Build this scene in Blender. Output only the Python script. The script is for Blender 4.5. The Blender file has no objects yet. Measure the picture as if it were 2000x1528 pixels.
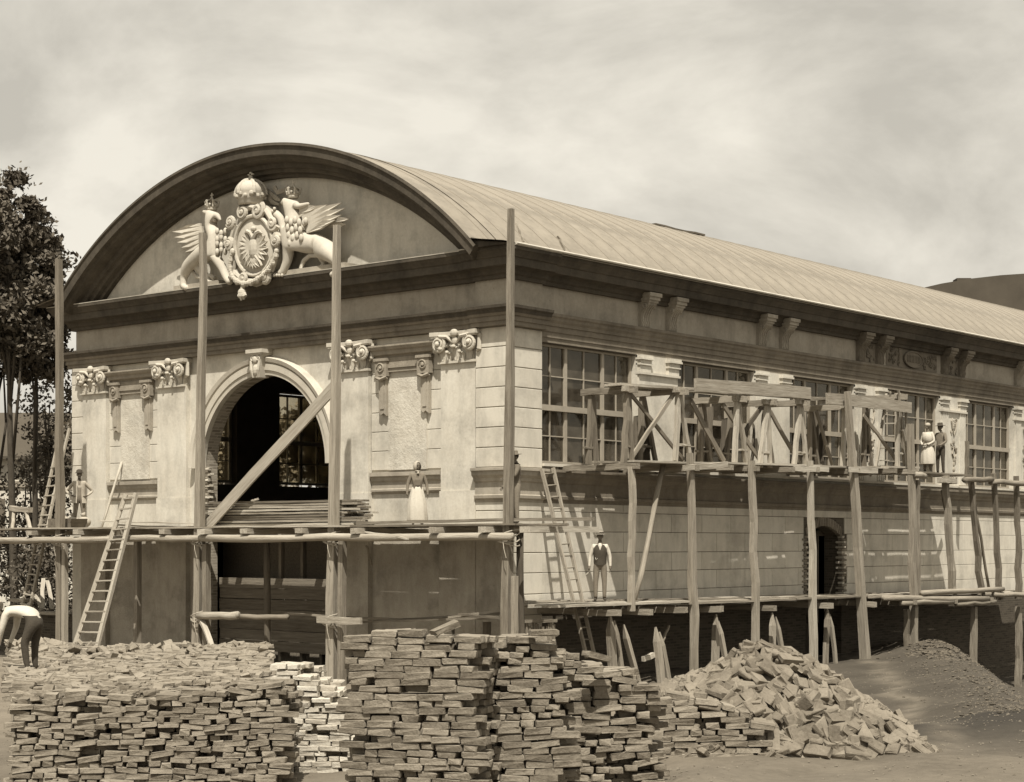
import bpy, bmesh, math, random
from mathutils import Vector, Matrix, noise
R = math.radians
random.seed(16)
S = bpy.context.scene
COL = S.collection

# ------------------------------------------------------------------ camera
F, HX, HY = 3533.0, 1000.0, 1063.0            # focal length and horizon in photo pixels (2000 wide)
A = R(39.8)
W_ = Vector((math.cos(A), math.sin(A), 0)); R_ = Vector((math.sin(A), -math.cos(A), 0))
CAM = -(43.0 * W_ + (989 - HX) * 43.0 / F * R_); CAM.z = 3.3
cd = bpy.data.cameras.new('camera'); cam = bpy.data.objects.new('camera', cd); COL.objects.link(cam)
cam.location = CAM; cam.rotation_euler = (R(90), 0, A - R(90))
cd.sensor_width = 36; cd.lens = 36 * F / 2000; cd.shift_y = (HY - 764) / 2000
cd.clip_end = 5000; cd.clip_start = .1
S.camera = cam

# ------------------------------------------------------------------ sky, sun, exposure
SUN = Vector((-1.0, -.84, 2.25)).normalized()    # towards the sun
wd = bpy.data.worlds.new('World'); S.world = wd; wd.use_nodes = True
nt = wd.node_tree; N = nt.nodes; Lk = nt.links
for n in list(N): N.remove(n)
def nd(tree, t, **kw):
    n = tree.nodes.new(t)
    for k, v in kw.items(): setattr(n, k, v)
    return n
sky = nd(nt, 'ShaderNodeTexSky', sky_type='NISHITA', sun_disc=False)
sky.sun_elevation = math.asin(SUN.z); sky.sun_rotation = math.atan2(SUN.x, SUN.y) % (2 * math.pi)
sky.dust_density = 3.0
bw = nd(nt, 'ShaderNodeRGBToBW'); Lk.new(sky.outputs[0], bw.inputs[0])
tc = nd(nt, 'ShaderNodeTexCoord'); mp = nd(nt, 'ShaderNodeMapping'); mp.inputs['Scale'].default_value = (1.0, 1.0, 1.9)
mp.inputs['Location'].default_value = (.35, .2, .1)
Lk.new(tc.outputs['Generated'], mp.inputs['Vector'])
n1 = nd(nt, 'ShaderNodeTexNoise'); n1.inputs['Scale'].default_value = 5.2; n1.inputs['Detail'].default_value = 7; n1.inputs['Roughness'].default_value = .56
n1.inputs['Distortion'].default_value = .35
Lk.new(mp.outputs[0], n1.inputs['Vector'])
cr = nd(nt, 'ShaderNodeValToRGB'); cr.color_ramp.elements[0].position = .36; cr.color_ramp.elements[0].color = (.70,) * 3 + (1,)
cr.color_ramp.elements[1].position = .60; cr.color_ramp.elements[1].color = (1.08,) * 3 + (1,)
Lk.new(n1.outputs['Fac'], cr.inputs[0])
m1 = nd(nt, 'ShaderNodeMix', data_type='FLOAT'); m1.inputs[0].default_value = .80; Lk.new(bw.outputs[0], m1.inputs[2]); m1.inputs[3].default_value = 5.8
mu = nd(nt, 'ShaderNodeMath', operation='MULTIPLY'); Lk.new(m1.outputs[0], mu.inputs[0]); Lk.new(cr.outputs[0], mu.inputs[1])
tn = nd(nt, 'ShaderNodeMix', data_type='RGBA', blend_type='MULTIPLY'); tn.inputs[0].default_value = 1
Lk.new(mu.outputs[0], tn.inputs[6]); tn.inputs[7].default_value = (1, .945, .825, 1)
bg = nd(nt, 'ShaderNodeBackground'); bg.inputs['Strength'].default_value = .11; Lk.new(tn.outputs[2], bg.inputs['Color'])
wo = nd(nt, 'ShaderNodeOutputWorld'); Lk.new(bg.outputs[0], wo.inputs[0])
sl = bpy.data.lights.new('sun', 'SUN'); sl.energy = 5.0; sl.angle = R(.53); sl.color = (1, .945, .84)
so = bpy.data.objects.new('sun', sl); COL.objects.link(so); so.location = (-30, -34, 60)
so.rotation_euler = (-SUN).to_track_quat('-Z', 'Y').to_euler()
vs = S.view_settings; vs.view_transform = 'Standard'; vs.look = 'None'; vs.exposure = .5; vs.gamma = 1; vs.use_curve_mapping = False
S.render.engine = 'CYCLES'

# ------------------------------------------------------------------ pixel -> place
def ray(px, py): return W_ + R_ * ((px - HX) / F) + Vector((0, 0, -(py - HY) / F))
def PX(px, py, x): d = ray(px, py); return CAM + d * ((x - CAM.x) / d.x)
def PY(px, py, y): d = ray(px, py); return CAM + d * ((y - CAM.y) / d.y)
def PD(px, py, t): return CAM + ray(px, py) * t
def PZ(px, py, z): d = ray(px, py); return CAM + d * ((z - CAM.z) / d.z)
def depth(p): v = Vector((p[0], p[1], 0)) - Vector((CAM.x, CAM.y, 0)); return v.dot(W_), v.dot(R_)

# ------------------------------------------------------------------ materials (sepia plate: hue is constant, value varies)
MATS = {}
def tint(v, warm=1.0):                        # darker things are browner on the old plate
    q = max(0, 1 - v / .6); return (v, v * (1 - (.05 + .12 * q) * warm), v * (1 - (.17 + .22 * q) * warm), 1)
def mat(name, v, var=.12, scale=3.0, bump=.15, rough=.9, kind='noise', v2=None, stretch=(1, 1, 1), rnd=.0, spec=.25, fine=30., warm=1.0, stain=0.0):
    m = bpy.data.materials.new(name); m.use_nodes = True; t = m.node_tree; b = t.nodes['Principled BSDF']
    b.inputs['Roughness'].default_value = rough; b.inputs['Specular IOR Level'].default_value = spec
    c = nd(t, 'ShaderNodeTexCoord'); mpn = nd(t, 'ShaderNodeMapping'); mpn.inputs['Scale'].default_value = stretch
    t.links.new(c.outputs['Object'], mpn.inputs[0])
    oi = nd(t, 'ShaderNodeObjectInfo')
    if rnd:
        ad = nd(t, 'ShaderNodeVectorMath', operation='ADD'); sc = nd(t, 'ShaderNodeMath', operation='MULTIPLY'); sc.inputs[1].default_value = 37
        t.links.new(oi.outputs['Random'], sc.inputs[0]); t.links.new(mpn.outputs[0], ad.inputs[0]); t.links.new(sc.outputs[0], ad.inputs[1]); vec = ad.outputs[0]
    else: vec = mpn.outputs[0]
    a = nd(t, 'ShaderNodeTexNoise'); a.inputs['Scale'].default_value = scale; a.inputs['Detail'].default_value = 6; a.inputs['Roughness'].default_value = .62
    f = nd(t, 'ShaderNodeTexNoise'); f.inputs['Scale'].default_value = fine; f.inputs['Detail'].default_value = 4; f.inputs['Roughness'].default_value = .7
    t.links.new(vec, a.inputs['Vector']); t.links.new(vec, f.inputs['Vector'])
    mx = nd(t, 'ShaderNodeMix', data_type='FLOAT'); mx.inputs[0].default_value = .38
    t.links.new(a.outputs['Fac'], mx.inputs[2]); t.links.new(f.outputs['Fac'], mx.inputs[3])
    fac = mx.outputs[0]
    if rnd:
        r2 = nd(t, 'ShaderNodeMapRange'); r2.inputs[3].default_value = -rnd; r2.inputs[4].default_value = rnd; t.links.new(oi.outputs['Random'], r2.inputs[0])
        s2 = nd(t, 'ShaderNodeMath', operation='ADD'); t.links.new(fac, s2.inputs[0]); t.links.new(r2.outputs[0], s2.inputs[1]); fac = s2.outputs[0]
    ramp = nd(t, 'ShaderNodeValToRGB'); e = ramp.color_ramp.elements
    e[0].position = .30; e[0].color = tint(v * (1 - var) if v2 is None else v2, warm); e[1].position = .70; e[1].color = tint(v * (1 + var) if v2 is None else v, warm)
    t.links.new(fac, ramp.inputs[0]); colr = ramp.outputs[0]
    if stain:                                   # weathering: drip streaks and damp blotches
        for sc_, st_, lo, hi, w8 in ((1.0, (2.2, 2.2, .6), .46, .66, stain * .75), (.55, (1, 1, 1.3), .50, .62, stain * .8), (9.0, (1, 1, 1), .63, .72, stain * 1.2)):
            m2 = nd(t, 'ShaderNodeMapping'); m2.inputs['Scale'].default_value = st_; m2.inputs['Location'].default_value = (sc_ * 3.1, 1.7, sc_); t.links.new(c.outputs['Object'], m2.inputs[0])
            z = nd(t, 'ShaderNodeTexNoise'); z.inputs['Scale'].default_value = sc_; z.inputs['Detail'].default_value = 7; z.inputs['Roughness'].default_value = .68; t.links.new(m2.outputs[0], z.inputs['Vector'])
            r3 = nd(t, 'ShaderNodeMapRange'); r3.inputs[1].default_value = lo; r3.inputs[2].default_value = hi; r3.inputs[3].default_value = 1; r3.inputs[4].default_value = 1 - w8; t.links.new(z.outputs['Fac'], r3.inputs[0])
            x_ = nd(t, 'ShaderNodeMix', data_type='RGBA', blend_type='MULTIPLY'); x_.inputs[0].default_value = 1; t.links.new(colr, x_.inputs[6]); t.links.new(r3.outputs[0], x_.inputs[7]); colr = x_.outputs[2]
    t.links.new(colr, b.inputs['Base Color'])
    bp = nd(t, 'ShaderNodeBump'); bp.inputs['Strength'].default_value = bump; bp.inputs['Distance'].default_value = .03
    t.links.new(f.outputs['Fac'], bp.inputs['Height']); t.links.new(bp.outputs[0], b.inputs['Normal'])
    MATS[name] = m; return m
mat('plaster', .52, .17, .7, .12, fine=14, stain=0.26)
mat('plaster_block', .52, .09, 1.3, .10, rnd=.07, fine=16, stain=0.24)
mat('plaster_low_shade', .37, .2, 1.4, .5, fine=22, stain=0.3)  # rough lower front coat, darkened: shade under the deck put into the colour
mat('plaster_rough', .5, .16, 2.2, .7, fine=11, stain=0.2)
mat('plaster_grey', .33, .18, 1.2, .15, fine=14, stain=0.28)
mat('block_low', .51, .10, 1.1, .12, rnd=.07, fine=18, stain=0.24)
mat('ornament', .46, .08, 4, .15, fine=24, stain=0.16)
mat('cement_dark', .26, .22, 3, .3, fine=16, stain=0.25)
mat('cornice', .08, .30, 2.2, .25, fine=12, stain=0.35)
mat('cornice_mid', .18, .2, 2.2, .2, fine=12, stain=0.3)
mat('edge_light', .5, .1, 3, .1, stain=0.2)
mat('zinc', .235, .14, .7, .06, rough=.7, rnd=.035, spec=.4, fine=9, stain=0.22)
mat('roof_dark', .07, .25, .6, .1, rnd=.05)
mat('frame_paint', .30, .15, 4, .08, rough=.6)
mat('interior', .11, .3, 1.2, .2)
mat('foundation', .10, .4, 2.5, .5, fine=18)
mat('brick', .26, v2=.125, scale=7, bump=.55, rnd=.16, fine=32)
mat('brick_pale', .5, v2=.3, scale=7, bump=.5, rnd=.12, fine=32)
mat('brick_grey', .215, v2=.105, scale=7, bump=.55, rnd=.16, fine=32)
mat('brick_mid', .265, v2=.135, scale=7, bump=.55, rnd=.16, fine=32)
mat('wood', .34, v2=.12, scale=3.0, bump=.5, rnd=.10, stretch=(.35, 6, 6), fine=9)
mat('wood_light', .46, v2=.20, scale=3.0, bump=.45, rnd=.10, stretch=(.35, 6, 6), fine=9)
mat('wood_dark', .13, v2=.05, scale=3.0, bump=.35, rnd=.12, stretch=(.35, 6, 6), fine=9)  # dark wood, also for timbers in shade: their shade is in the colour
mat('wood_mid', .23, v2=.09, scale=3.0, bump=.3, rnd=.10, stretch=(.35, 6, 6), fine=9)
mat('rope', .35, .2, 20, .3)
mat('bark', .06, .35, 6, .7, stretch=(1, 1, .3), fine=20)
mat('leaf', .14, v2=.05, scale=.8, bump=0, rough=.75, fine=3)
mat('leaf_pale', .42, v2=.2, scale=.8, bump=0, rough=.75, fine=3)
mat('skin', .13, .1, 12, .05, rough=.6)
mat('cloth_white', .47, .1, 8, .25)
mat('cloth_light', .36, .12, 8, .25)
mat('cloth_mid', .12, .16, 8, .3)
mat('cloth_grey', .17, .16, 8, .3)
mat('cloth_dark', .055, .25, 8, .3)
mat('leather', .05, .2, 14, .1, rough=.5)
mat('straw', .42, .1, 30, .3)
mat('hair', .05, .2, 20, .3)
mat('stone', .48, .15, 5, .3)
mat('rubble', .15, v2=.07, scale=3, bump=.4)
mat('chips', .42, v2=.2, scale=3, bump=.4)
# glass: mostly see-through, dusty
def glass(name, trans, dust):
    m = bpy.data.materials.new(name); m.use_nodes = True; t = m.node_tree
    for n in list(t.nodes): t.nodes.remove(n)
    o = nd(t, 'ShaderNodeOutputMaterial'); tr = nd(t, 'ShaderNodeBsdfTransparent'); tr.inputs[0].default_value = tint(.85)
    gl = nd(t, 'ShaderNodeBsdfGlossy'); gl.inputs['Roughness'].default_value = .06; gl.inputs[0].default_value = tint(.9)
    df = nd(t, 'ShaderNodeBsdfDiffuse')
    c = nd(t, 'ShaderNodeTexCoord'); nz = nd(t, 'ShaderNodeTexNoise'); nz.inputs['Scale'].default_value = 2.3; nz.inputs['Detail'].default_value = 5
    mp2 = nd(t, 'ShaderNodeMapping'); oi = nd(t, 'ShaderNodeObjectInfo'); t.links.new(c.outputs['Object'], mp2.inputs[0]); t.links.new(oi.outputs['Location'], mp2.inputs['Location'])
    t.links.new(mp2.outputs[0], nz.inputs['Vector'])
    rp = nd(t, 'ShaderNodeValToRGB'); rp.color_ramp.elements[0].position = .35; rp.color_ramp.elements[0].color = tint(dust * .35); rp.color_ramp.elements[1].position = .75; rp.color_ramp.elements[1].color = tint(dust)
    t.links.new(nz.outputs['Fac'], rp.inputs[0]); t.links.new(rp.outputs[0], df.inputs[0])
    a = nd(t, 'ShaderNodeMixShader'); a.inputs[0].default_value = 1 - trans; t.links.new(tr.outputs[0], a.inputs[1]); t.links.new(df.outputs[0], a.inputs[2])
    fr = nd(t, 'ShaderNodeFresnel'); fr.inputs[0].default_value = 1.45
    b = nd(t, 'ShaderNodeMixShader'); t.links.new(fr.outputs[0], b.inputs[0]); t.links.new(a.outputs[0], b.inputs[1]); t.links.new(gl.outputs[0], b.inputs[2])
    t.links.new(b.outputs[0], o.inputs[0]); MATS[name] = m
glass('glass_dusty', .35, .13); glass('glass_clear', .9, .1)
# brickwork too fine to build (arch reveal, foundation)
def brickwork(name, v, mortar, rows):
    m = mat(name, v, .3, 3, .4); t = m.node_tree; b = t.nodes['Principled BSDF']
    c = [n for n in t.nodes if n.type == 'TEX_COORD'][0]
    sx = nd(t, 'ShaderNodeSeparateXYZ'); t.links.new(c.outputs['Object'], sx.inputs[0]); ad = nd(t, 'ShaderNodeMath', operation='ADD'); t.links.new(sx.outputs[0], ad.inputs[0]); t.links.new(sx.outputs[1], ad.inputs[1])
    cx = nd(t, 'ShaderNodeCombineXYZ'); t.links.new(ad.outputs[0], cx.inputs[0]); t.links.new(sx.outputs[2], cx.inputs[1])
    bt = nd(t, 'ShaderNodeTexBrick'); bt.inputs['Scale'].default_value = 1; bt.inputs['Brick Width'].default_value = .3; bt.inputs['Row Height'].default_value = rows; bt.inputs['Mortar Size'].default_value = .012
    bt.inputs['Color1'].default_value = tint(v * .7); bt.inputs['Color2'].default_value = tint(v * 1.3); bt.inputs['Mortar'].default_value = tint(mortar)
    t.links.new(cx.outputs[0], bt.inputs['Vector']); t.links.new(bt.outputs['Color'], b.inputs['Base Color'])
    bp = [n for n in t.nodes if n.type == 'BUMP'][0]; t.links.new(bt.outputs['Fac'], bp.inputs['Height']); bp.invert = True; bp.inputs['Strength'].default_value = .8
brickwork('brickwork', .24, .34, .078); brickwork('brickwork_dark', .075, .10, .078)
# soil: sand / dark earth and shade by the side deck, from a painted terrain attribute + noise
def soilmat():
    m = mat('soil', .115, .35, .6, .6, fine=7); t = m.node_tree; b = t.nodes['Principled BSDF']
    at = nd(t, 'ShaderNodeAttribute', attribute_name='earth'); rp = [n for n in t.nodes if n.type == 'VALTORGB'][0]
    mx = nd(t, 'ShaderNodeMix', data_type='RGBA', blend_type='MULTIPLY'); mx.inputs[0].default_value = 1
    t.links.new(rp.outputs[0], mx.inputs[6]); t.links.new(at.outputs['Color'], mx.inputs[7]); t.links.new(mx.outputs[2], b.inputs['Base Color'])
soilmat()

# ------------------------------------------------------------------ object helpers
WL = {}
def tag(o, label=None, cat=None, group=None, kind=None):
    for k, v in (('label', label), ('category', cat), ('group', group), ('kind', kind)):
        if v: o[k] = v
    return o
def link(o, parent=None):
    COL.objects.link(o)
    if parent is not None:
        o.parent = parent; o.matrix_parent_inverse = Matrix.Translation(-WL.get(parent.name, Vector()))
    return o
def empty(name, loc, label, cat, group=None):
    o = bpy.data.objects.new(name, None); o.location = loc; o.empty_display_size = .2; COL.objects.link(o); WL[o.name] = Vector(loc)
    return tag(o, label, cat, group)
class MB:
    def __init__(s): s.v = []; s.f = []
    def add(s, vs, fs):
        b = len(s.v); s.v += [tuple(p) for p in vs]; s.f += [tuple(b + i for i in f) for f in fs]; return s
    def box(s, x0, x1, y0, y1, z0, z1):
        return s.add([(x, y, z) for z in (z0, z1) for y in (y0, y1) for x in (x0, x1)], [(0, 2, 3, 1), (4, 5, 7, 6), (0, 1, 5, 4), (2, 6, 7, 3), (0, 4, 6, 2), (1, 3, 7, 5)])
    def tube(s, pts, rad, n=8, cap=True, flat=1.0):
        pts = [Vector(p) for p in pts]; k = len(pts)
        if not hasattr(rad, '__len__'): rad = [rad] * k
        b = len(s.v); up = None
        for i, p in enumerate(pts):
            d = (pts[min(i + 1, k - 1)] - pts[max(i - 1, 0)]).normalized()
            if up is None: up = Vector((0, 0, 1)) if abs(d.z) < .9 else Vector((1, 0, 0))
            a = d.cross(up).normalized(); u2 = a.cross(d).normalized(); up = u2
            for j in range(n):
                t = 2 * math.pi * j / n; q = p + (a * math.cos(t) * flat + u2 * math.sin(t)) * rad[i]; s.v.append(tuple(q))
        for i in range(k - 1):
            for j in range(n):
                j2 = (j + 1) % n; s.f.append((b + i * n + j, b + i * n + j2, b + (i + 1) * n + j2, b + (i + 1) * n + j))
        if cap: s.f.append(tuple(b + j for j in range(n))[::-1]); s.f.append(tuple(b + (k - 1) * n + j for j in range(n)))
        return s
    def lathe(s, prof, c=(0, 0, 0), n=16, sx=1, sy=1, wob=0, freq=7):
        b = len(s.v)
        for r, z in prof:
            for j in range(n):
                t = 2 * math.pi * j / n; rr = r * (1 + wob * math.sin(freq * t + z * 3)); s.v.append((c[0] + rr * math.cos(t) * sx, c[1] + rr * math.sin(t) * sy, c[2] + z))
        for i in range(len(prof) - 1):
            for j in range(n): s.f.append((b + i * n + j, b + i * n + (j + 1) % n, b + (i + 1) * n + (j + 1) % n, b + (i + 1) * n + j))
        s.f.append(tuple(b + j for j in range(n))[::-1]); s.f.append(tuple(b + (len(prof) - 1) * n + j for j in range(n)))
        return s
    def ball(s, c, rx, ry=None, rz=None, n=10, m=6, rot=None):
        ry = rx if ry is None else ry; rz = rx if rz is None else rz; b = len(s.v); c = Vector(c)
        for i in range(m + 1):
            ph = math.pi * i / m
            for j in range(n):
                t = 2 * math.pi * j / n; q = Vector((rx * math.sin(ph) * math.cos(t), ry * math.sin(ph) * math.sin(t), -rz * math.cos(ph)))
                if rot is not None: q = rot @ q
                s.v.append(tuple(c + q))
        for i in range(m):
            for j in range(n): s.f.append((b + i * n + j, b + i * n + (j + 1) % n, b + (i + 1) * n + (j + 1) % n, b + (i + 1) * n + j))
        return s
    def prism(s, poly, ax, a0, a1):
        # poly: 2-D points; ax: 0 -> (y,z) extruded in x, 1 -> (x,z) extruded in y, 2 -> (x,y) in z
        def P(p, a): return (a, p[0], p[1]) if ax == 0 else ((p[0], a, p[1]) if ax == 1 else (p[0], p[1], a))
        n = len(poly); return s.add([P(p, a0) for p in poly] + [P(p, a1) for p in poly], [tuple(range(n))[::-1], tuple(range(n, 2 * n))] + [(i, (i + 1) % n, n + (i + 1) % n, n + i) for i in range(n)])
    def mesh(s, name, smooth=False, fix=True):
        me = bpy.data.meshes.new(name); me.from_pydata(s.v, [], s.f); me.update()
        if fix:
            bm = bmesh.new(); bm.from_mesh(me); bmesh.ops.recalc_face_normals(bm, faces=bm.faces); bm.to_mesh(me); bm.free()
        if smooth: me.polygons.foreach_set('use_smooth', [True] * len(me.polygons))
        return me
    def build(s, name, m, parent=None, smooth=False, fix=True):
        me = s.mesh(name, smooth, fix); me.materials.append(MATS[m]); o = bpy.data.objects.new(name, me); return link(o, parent)
def inst(name, me, loc, parent=None, rot=None, scale=None):
    o = bpy.data.objects.new(name, me); o.location = loc
    if rot is not None: o.rotation_euler = rot
    if scale is not None: o.scale = scale
    return link(o, parent)
def sweep(path_fn, prof):
    """path_fn(p) -> list of (x, y) points for offset p; prof: list of (p, z)"""
    m = MB(); rows = [[(x, y, z) for x, y in path_fn(p)] for p, z in prof]; k = len(rows[0])
    for r in rows: m.v += r
    for i in range(len(rows) - 1):
        for j in range(k - 1): m.f.append((i * k + j, i * k + j + 1, (i + 1) * k + j + 1, (i + 1) * k + j))
    m.f.append(tuple(i * k for i in range(len(rows)))); m.f.append(tuple(i * k + k - 1 for i in range(len(rows)))[::-1])
    return m
def timber(name, p0, p1, w, h, m, parent=None, roll=0.0, taper=1.0, round_=False, jit=.012, point=False, seg=5):
    """hewn timber or pole from p0 to p1, its length along local X"""
    p0 = Vector(p0); p1 = Vector(p1); L = (p1 - p0).length; mb = MB(); n = 9 if round_ else 4; rr = random.Random(hash((round(p0.x, 2), round(p0.z, 2), round(L, 2))) & 0xffff)
    by = [rr.uniform(-1, 1) * jit * 1.2 for _ in range(seg + 1)]; bz = [rr.uniform(-1, 1) * jit * 1.2 for _ in range(seg + 1)]
    for i in range(seg + 1):
        t = i / seg; k = 1 + (taper - 1) * t
        if point and i == seg: k *= .25
        tx = t if not (point and i == seg - 1) else 1 - min(.35, .3 * L) / L
        for j in range(n):
            if round_: a = 2 * math.pi * j / n; y, z = math.cos(a) * w / 2, math.sin(a) * w / 2
            else: y, z = ((-1, -1), (1, -1), (1, 1), (-1, 1))[j]; y *= w / 2; z *= h / 2
            mb.v.append((tx * L, y * k + by[i] + rr.uniform(-1, 1) * jit * .5, z * k + bz[i] + rr.uniform(-1, 1) * jit * .5))
    for i in range(seg):
        for j in range(n): mb.f.append((i * n + j, i * n + (j + 1) % n, (i + 1) * n + (j + 1) % n, (i + 1) * n + j))
    mb.f.append(tuple(range(n))[::-1]); mb.f.append(tuple(seg * n + j for j in range(n)))
    me = mb.mesh(name, smooth=round_, fix=True); me.materials.append(MATS[m]); o = bpy.data.objects.new(name, me)
    d = (p1 - p0).normalized(); up = Vector((0, 0, 1)) if abs(d.z) < .95 else Vector((0, 1, 0))
    y = up.cross(d).normalized(); z = d.cross(y)
    M = Matrix((d, y, z)).transposed().to_4x4() @ Matrix.Rotation(roll, 4, 'X'); M.translation = p0; o.matrix_basis = M
    return link(o, parent)
def spiral(c, r0, r1, turns, a0, plane_x=True, n=22, sgn=1, lift=0):
    pts = []
    for i in range(n):
        t = i / (n - 1); r = r0 + (r1 - r0) * t; a = a0 + sgn * turns * 2 * math.pi * t
        pts.append((c[0] - lift * t, c[1] + r * math.cos(a), c[2] + r * math.sin(a)) if plane_x else (c[0] + r * math.cos(a), c[1] - lift * t, c[2] + r * math.sin(a)))
    return pts
def sm(a, b, t): t = max(0, min(1, (t - a) / (b - a))); return t * t * (3 - 2 * t)

# ------------------------------------------------------------------ ground
PA, PB = Vector((16.6, -2.6)), Vector((-2.2, -13.6))       # top of the spoil bank beside the trench
pd = (PB - PA).normalized(); pn = Vector((-pd.y, pd.x))    # pn points to the trench side (+x, -y)
if pn.x < 0: pn = -pn
def ground(x, y):
    d, l = depth((x, y))
    z = 1.55 - 1.33 * sm(3, 17, d) - .29 * sm(25, 33, d) + .50 * sm(.8, 2.0, l) * sm(6, 14, d) * (1 - sm(25, 33, d))
    q = Vector((x, y)) - PA; al = q.dot(pd); s = q.dot(pn)
    along = sm(-9, -1, al)
    trench = -1.35 * sm(.3, 3.2, s) * sm(-30, -12, al) if al < 60 else 0
    if y > -1.0 and x < 12: trench *= 0
    z += trench * sm(26, 32, d)
    z += .42 * math.exp(-(s / 1.5) ** 2) * along * sm(24, 31, d)
    if -12 < s < 60 and d > 8: z += .09 * noise.noise((x * .5, y * .5, 0)) + .07 * noise.noise((x * 1.5, y * 1.5, 3))
    if -0.2 < x < 62 and .3 < y < 16.6: z = min(z, -.3)
    return z
def axis(lo, hi, step, far):
    a = [lo + i * step for i in range(int((hi - lo) / step) + 1)]; k = step; p = a[-1]; q = a[0]; up = []; dn = []
    while p < far: k *= 1.5; p += k; q -= k; up.append(p); dn.append(q)
    return dn[::-1] + a + up
xs = axis(-36, 48, .45, 2500); ys = axis(-34, 34, .45, 2500)
g = MB(); ear = []
for y in ys:
    for x in xs:
        g.v.append((x, y, ground(x, y)))
        q = Vector((x, y)) - PA; s = q.dot(pn); al = q.dot(pd); d, l = depth((x, y))
        n1_ = noise.noise((x * .35, y * .35, 7)) * 1.4
        dark = sm(-5.5, -3.2, s + n1_ * .8) * sm(-4, 2, al) * sm(20, 26, d) * (1 - .7 * math.exp(-((s + 1.7 + .5 * n1_) / .22) ** 2))
        dark = max(dark, .9 * sm(.2, 1.2, s) * sm(-30, -10, al) * sm(20, 26, d), .75 * sm(-3.2, -2.2, y + .3 * n1_) * sm(-1.5, 1, x) * sm(40, 42, d))  # trench and strip under the side deck: deck shade painted into the soil
        pale = sm(29, 31, d) * .25
        e = 1.15 + pale - .88 * dark
        if d < 21: e *= .9
        ear.append(max(.2, e))
nx = len(xs)
for j in range(len(ys) - 1):
    for i in range(nx - 1): g.f.append((j * nx + i, j * nx + i + 1, (j + 1) * nx + i + 1, (j + 1) * nx + i))
go = g.build('ground', 'soil', smooth=True, fix=False); tag(go, kind='structure')
ca = go.data.color_attributes.new('earth', 'FLOAT_COLOR', 'POINT')
ca.data.foreach_set('color', [c for e in ear for c in (e, e, e, 1)])

# ------------------------------------------------------------------ the hall
YC, ZCc = 8.45, 2.38          # axis of the roof vault
W, LEN = 16.87, 58.0
hall = empty('exhibition_hall', (0, 0, 0), 'long barrel-roofed plastered exhibition hall with arched gateway, wrapped in scaffolding', 'building')
# --- front wall with the arched gateway
AC, AZ, AR = 8.55, 5.4, 2.45
fx0, fx1 = .12, .55
m = MB()
def facepair(poly):           # polygon in (y,z) on both faces of the front wall
    m.add([(fx0, y, z) for y, z in poly], [tuple(range(len(poly)))]); m.add([(fx1, y, z) for y, z in poly], [tuple(range(len(poly)))[::-1]])
facepair([(.3, -.6), (AC - AR, -.6), (AC - AR, AZ), (AC - AR, 8.9), (.3, 8.9)])
facepair([(AC + AR, -.6), (16.75, -.6), (16.75, 8.9), (AC + AR, 8.9)])
NA = 32; arc = [(AC + AR * math.cos(math.pi * i / NA), AZ + AR * math.sin(math.pi * i / NA)) for i in range(NA + 1)]
for i in range(NA):
    a, b = arc[i], arc[i + 1]; facepair([a, (a[0], 8.9), (b[0], 8.9), b])
fwall = m.build('front_wall', 'plaster', hall)
# reveal of the arch: bare brick
m = MB(); path = [(AC + AR, -.5)] + arc + [(AC - AR, -.5)]
for i in range(len(path) - 1):
    (a, b), (c, d) = path[i], path[i + 1]; m.add([(fx0 + .01, a, b), (fx1 + .02, a, b), (fx1 + .02, c, d), (fx0 + .01, c, d)], [(0, 1, 2, 3)])
m.build('arch_reveal', 'brickwork', hall)
# frieze and tympanum
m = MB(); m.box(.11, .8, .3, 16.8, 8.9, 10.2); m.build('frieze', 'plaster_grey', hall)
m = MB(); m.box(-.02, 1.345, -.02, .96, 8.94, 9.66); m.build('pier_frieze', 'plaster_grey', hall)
RI, RO = 10.68, 11.40
m = MB(); arcI = []
for i in range(41):
    t = i / 40; hw = math.sqrt((RI + .1) ** 2 - (10.15 - ZCc) ** 2); y = YC + hw * (1 - 2 * t); arcI.append((y, ZCc + math.sqrt(max(0, (RI + .1) ** 2 - (y - YC) ** 2))))
m.prism(arcI, 0, .14, .7); m.build('tympanum', 'plaster', hall)
# --- arched cornice over the tympanum (swept moulding)
prof = [(RO + .02, -.82), (RO - .05, -.84), (RO - .09, -.80), (RO - .28, -.78), (RO - .30, -.66), (RO - .37, -.62), (RO - .40, -.50), (RO - .42, -.34), (RO - .54, -.32), (RO - .56, -.22), (RO - .64, -.18), (RO - .66, -.04), (RO - .74, -.02), (RO - .74, .3), (RO + .02, .3)]
a0 = math.asin((10.33 - ZCc) / RO); m = MB(); NS = 72
for i in range(NS + 1):
    t = a0 + (math.pi - 2 * a0) * i / NS
    for r, x in prof: m.v.append((x, YC + r * math.cos(t), ZCc + r * math.sin(t)))
k = len(prof)
for i in range(NS):
    for j in range(k - 1): m.f.append((i * k + j, i * k + j + 1, (i + 1) * k + j + 1, (i + 1) * k + j))
m.f.append(tuple(range(k))); m.f.append(tuple(NS * k + j for j in range(k))[::-1])
m.build('arched_cornice', 'cornice', hall)
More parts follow.
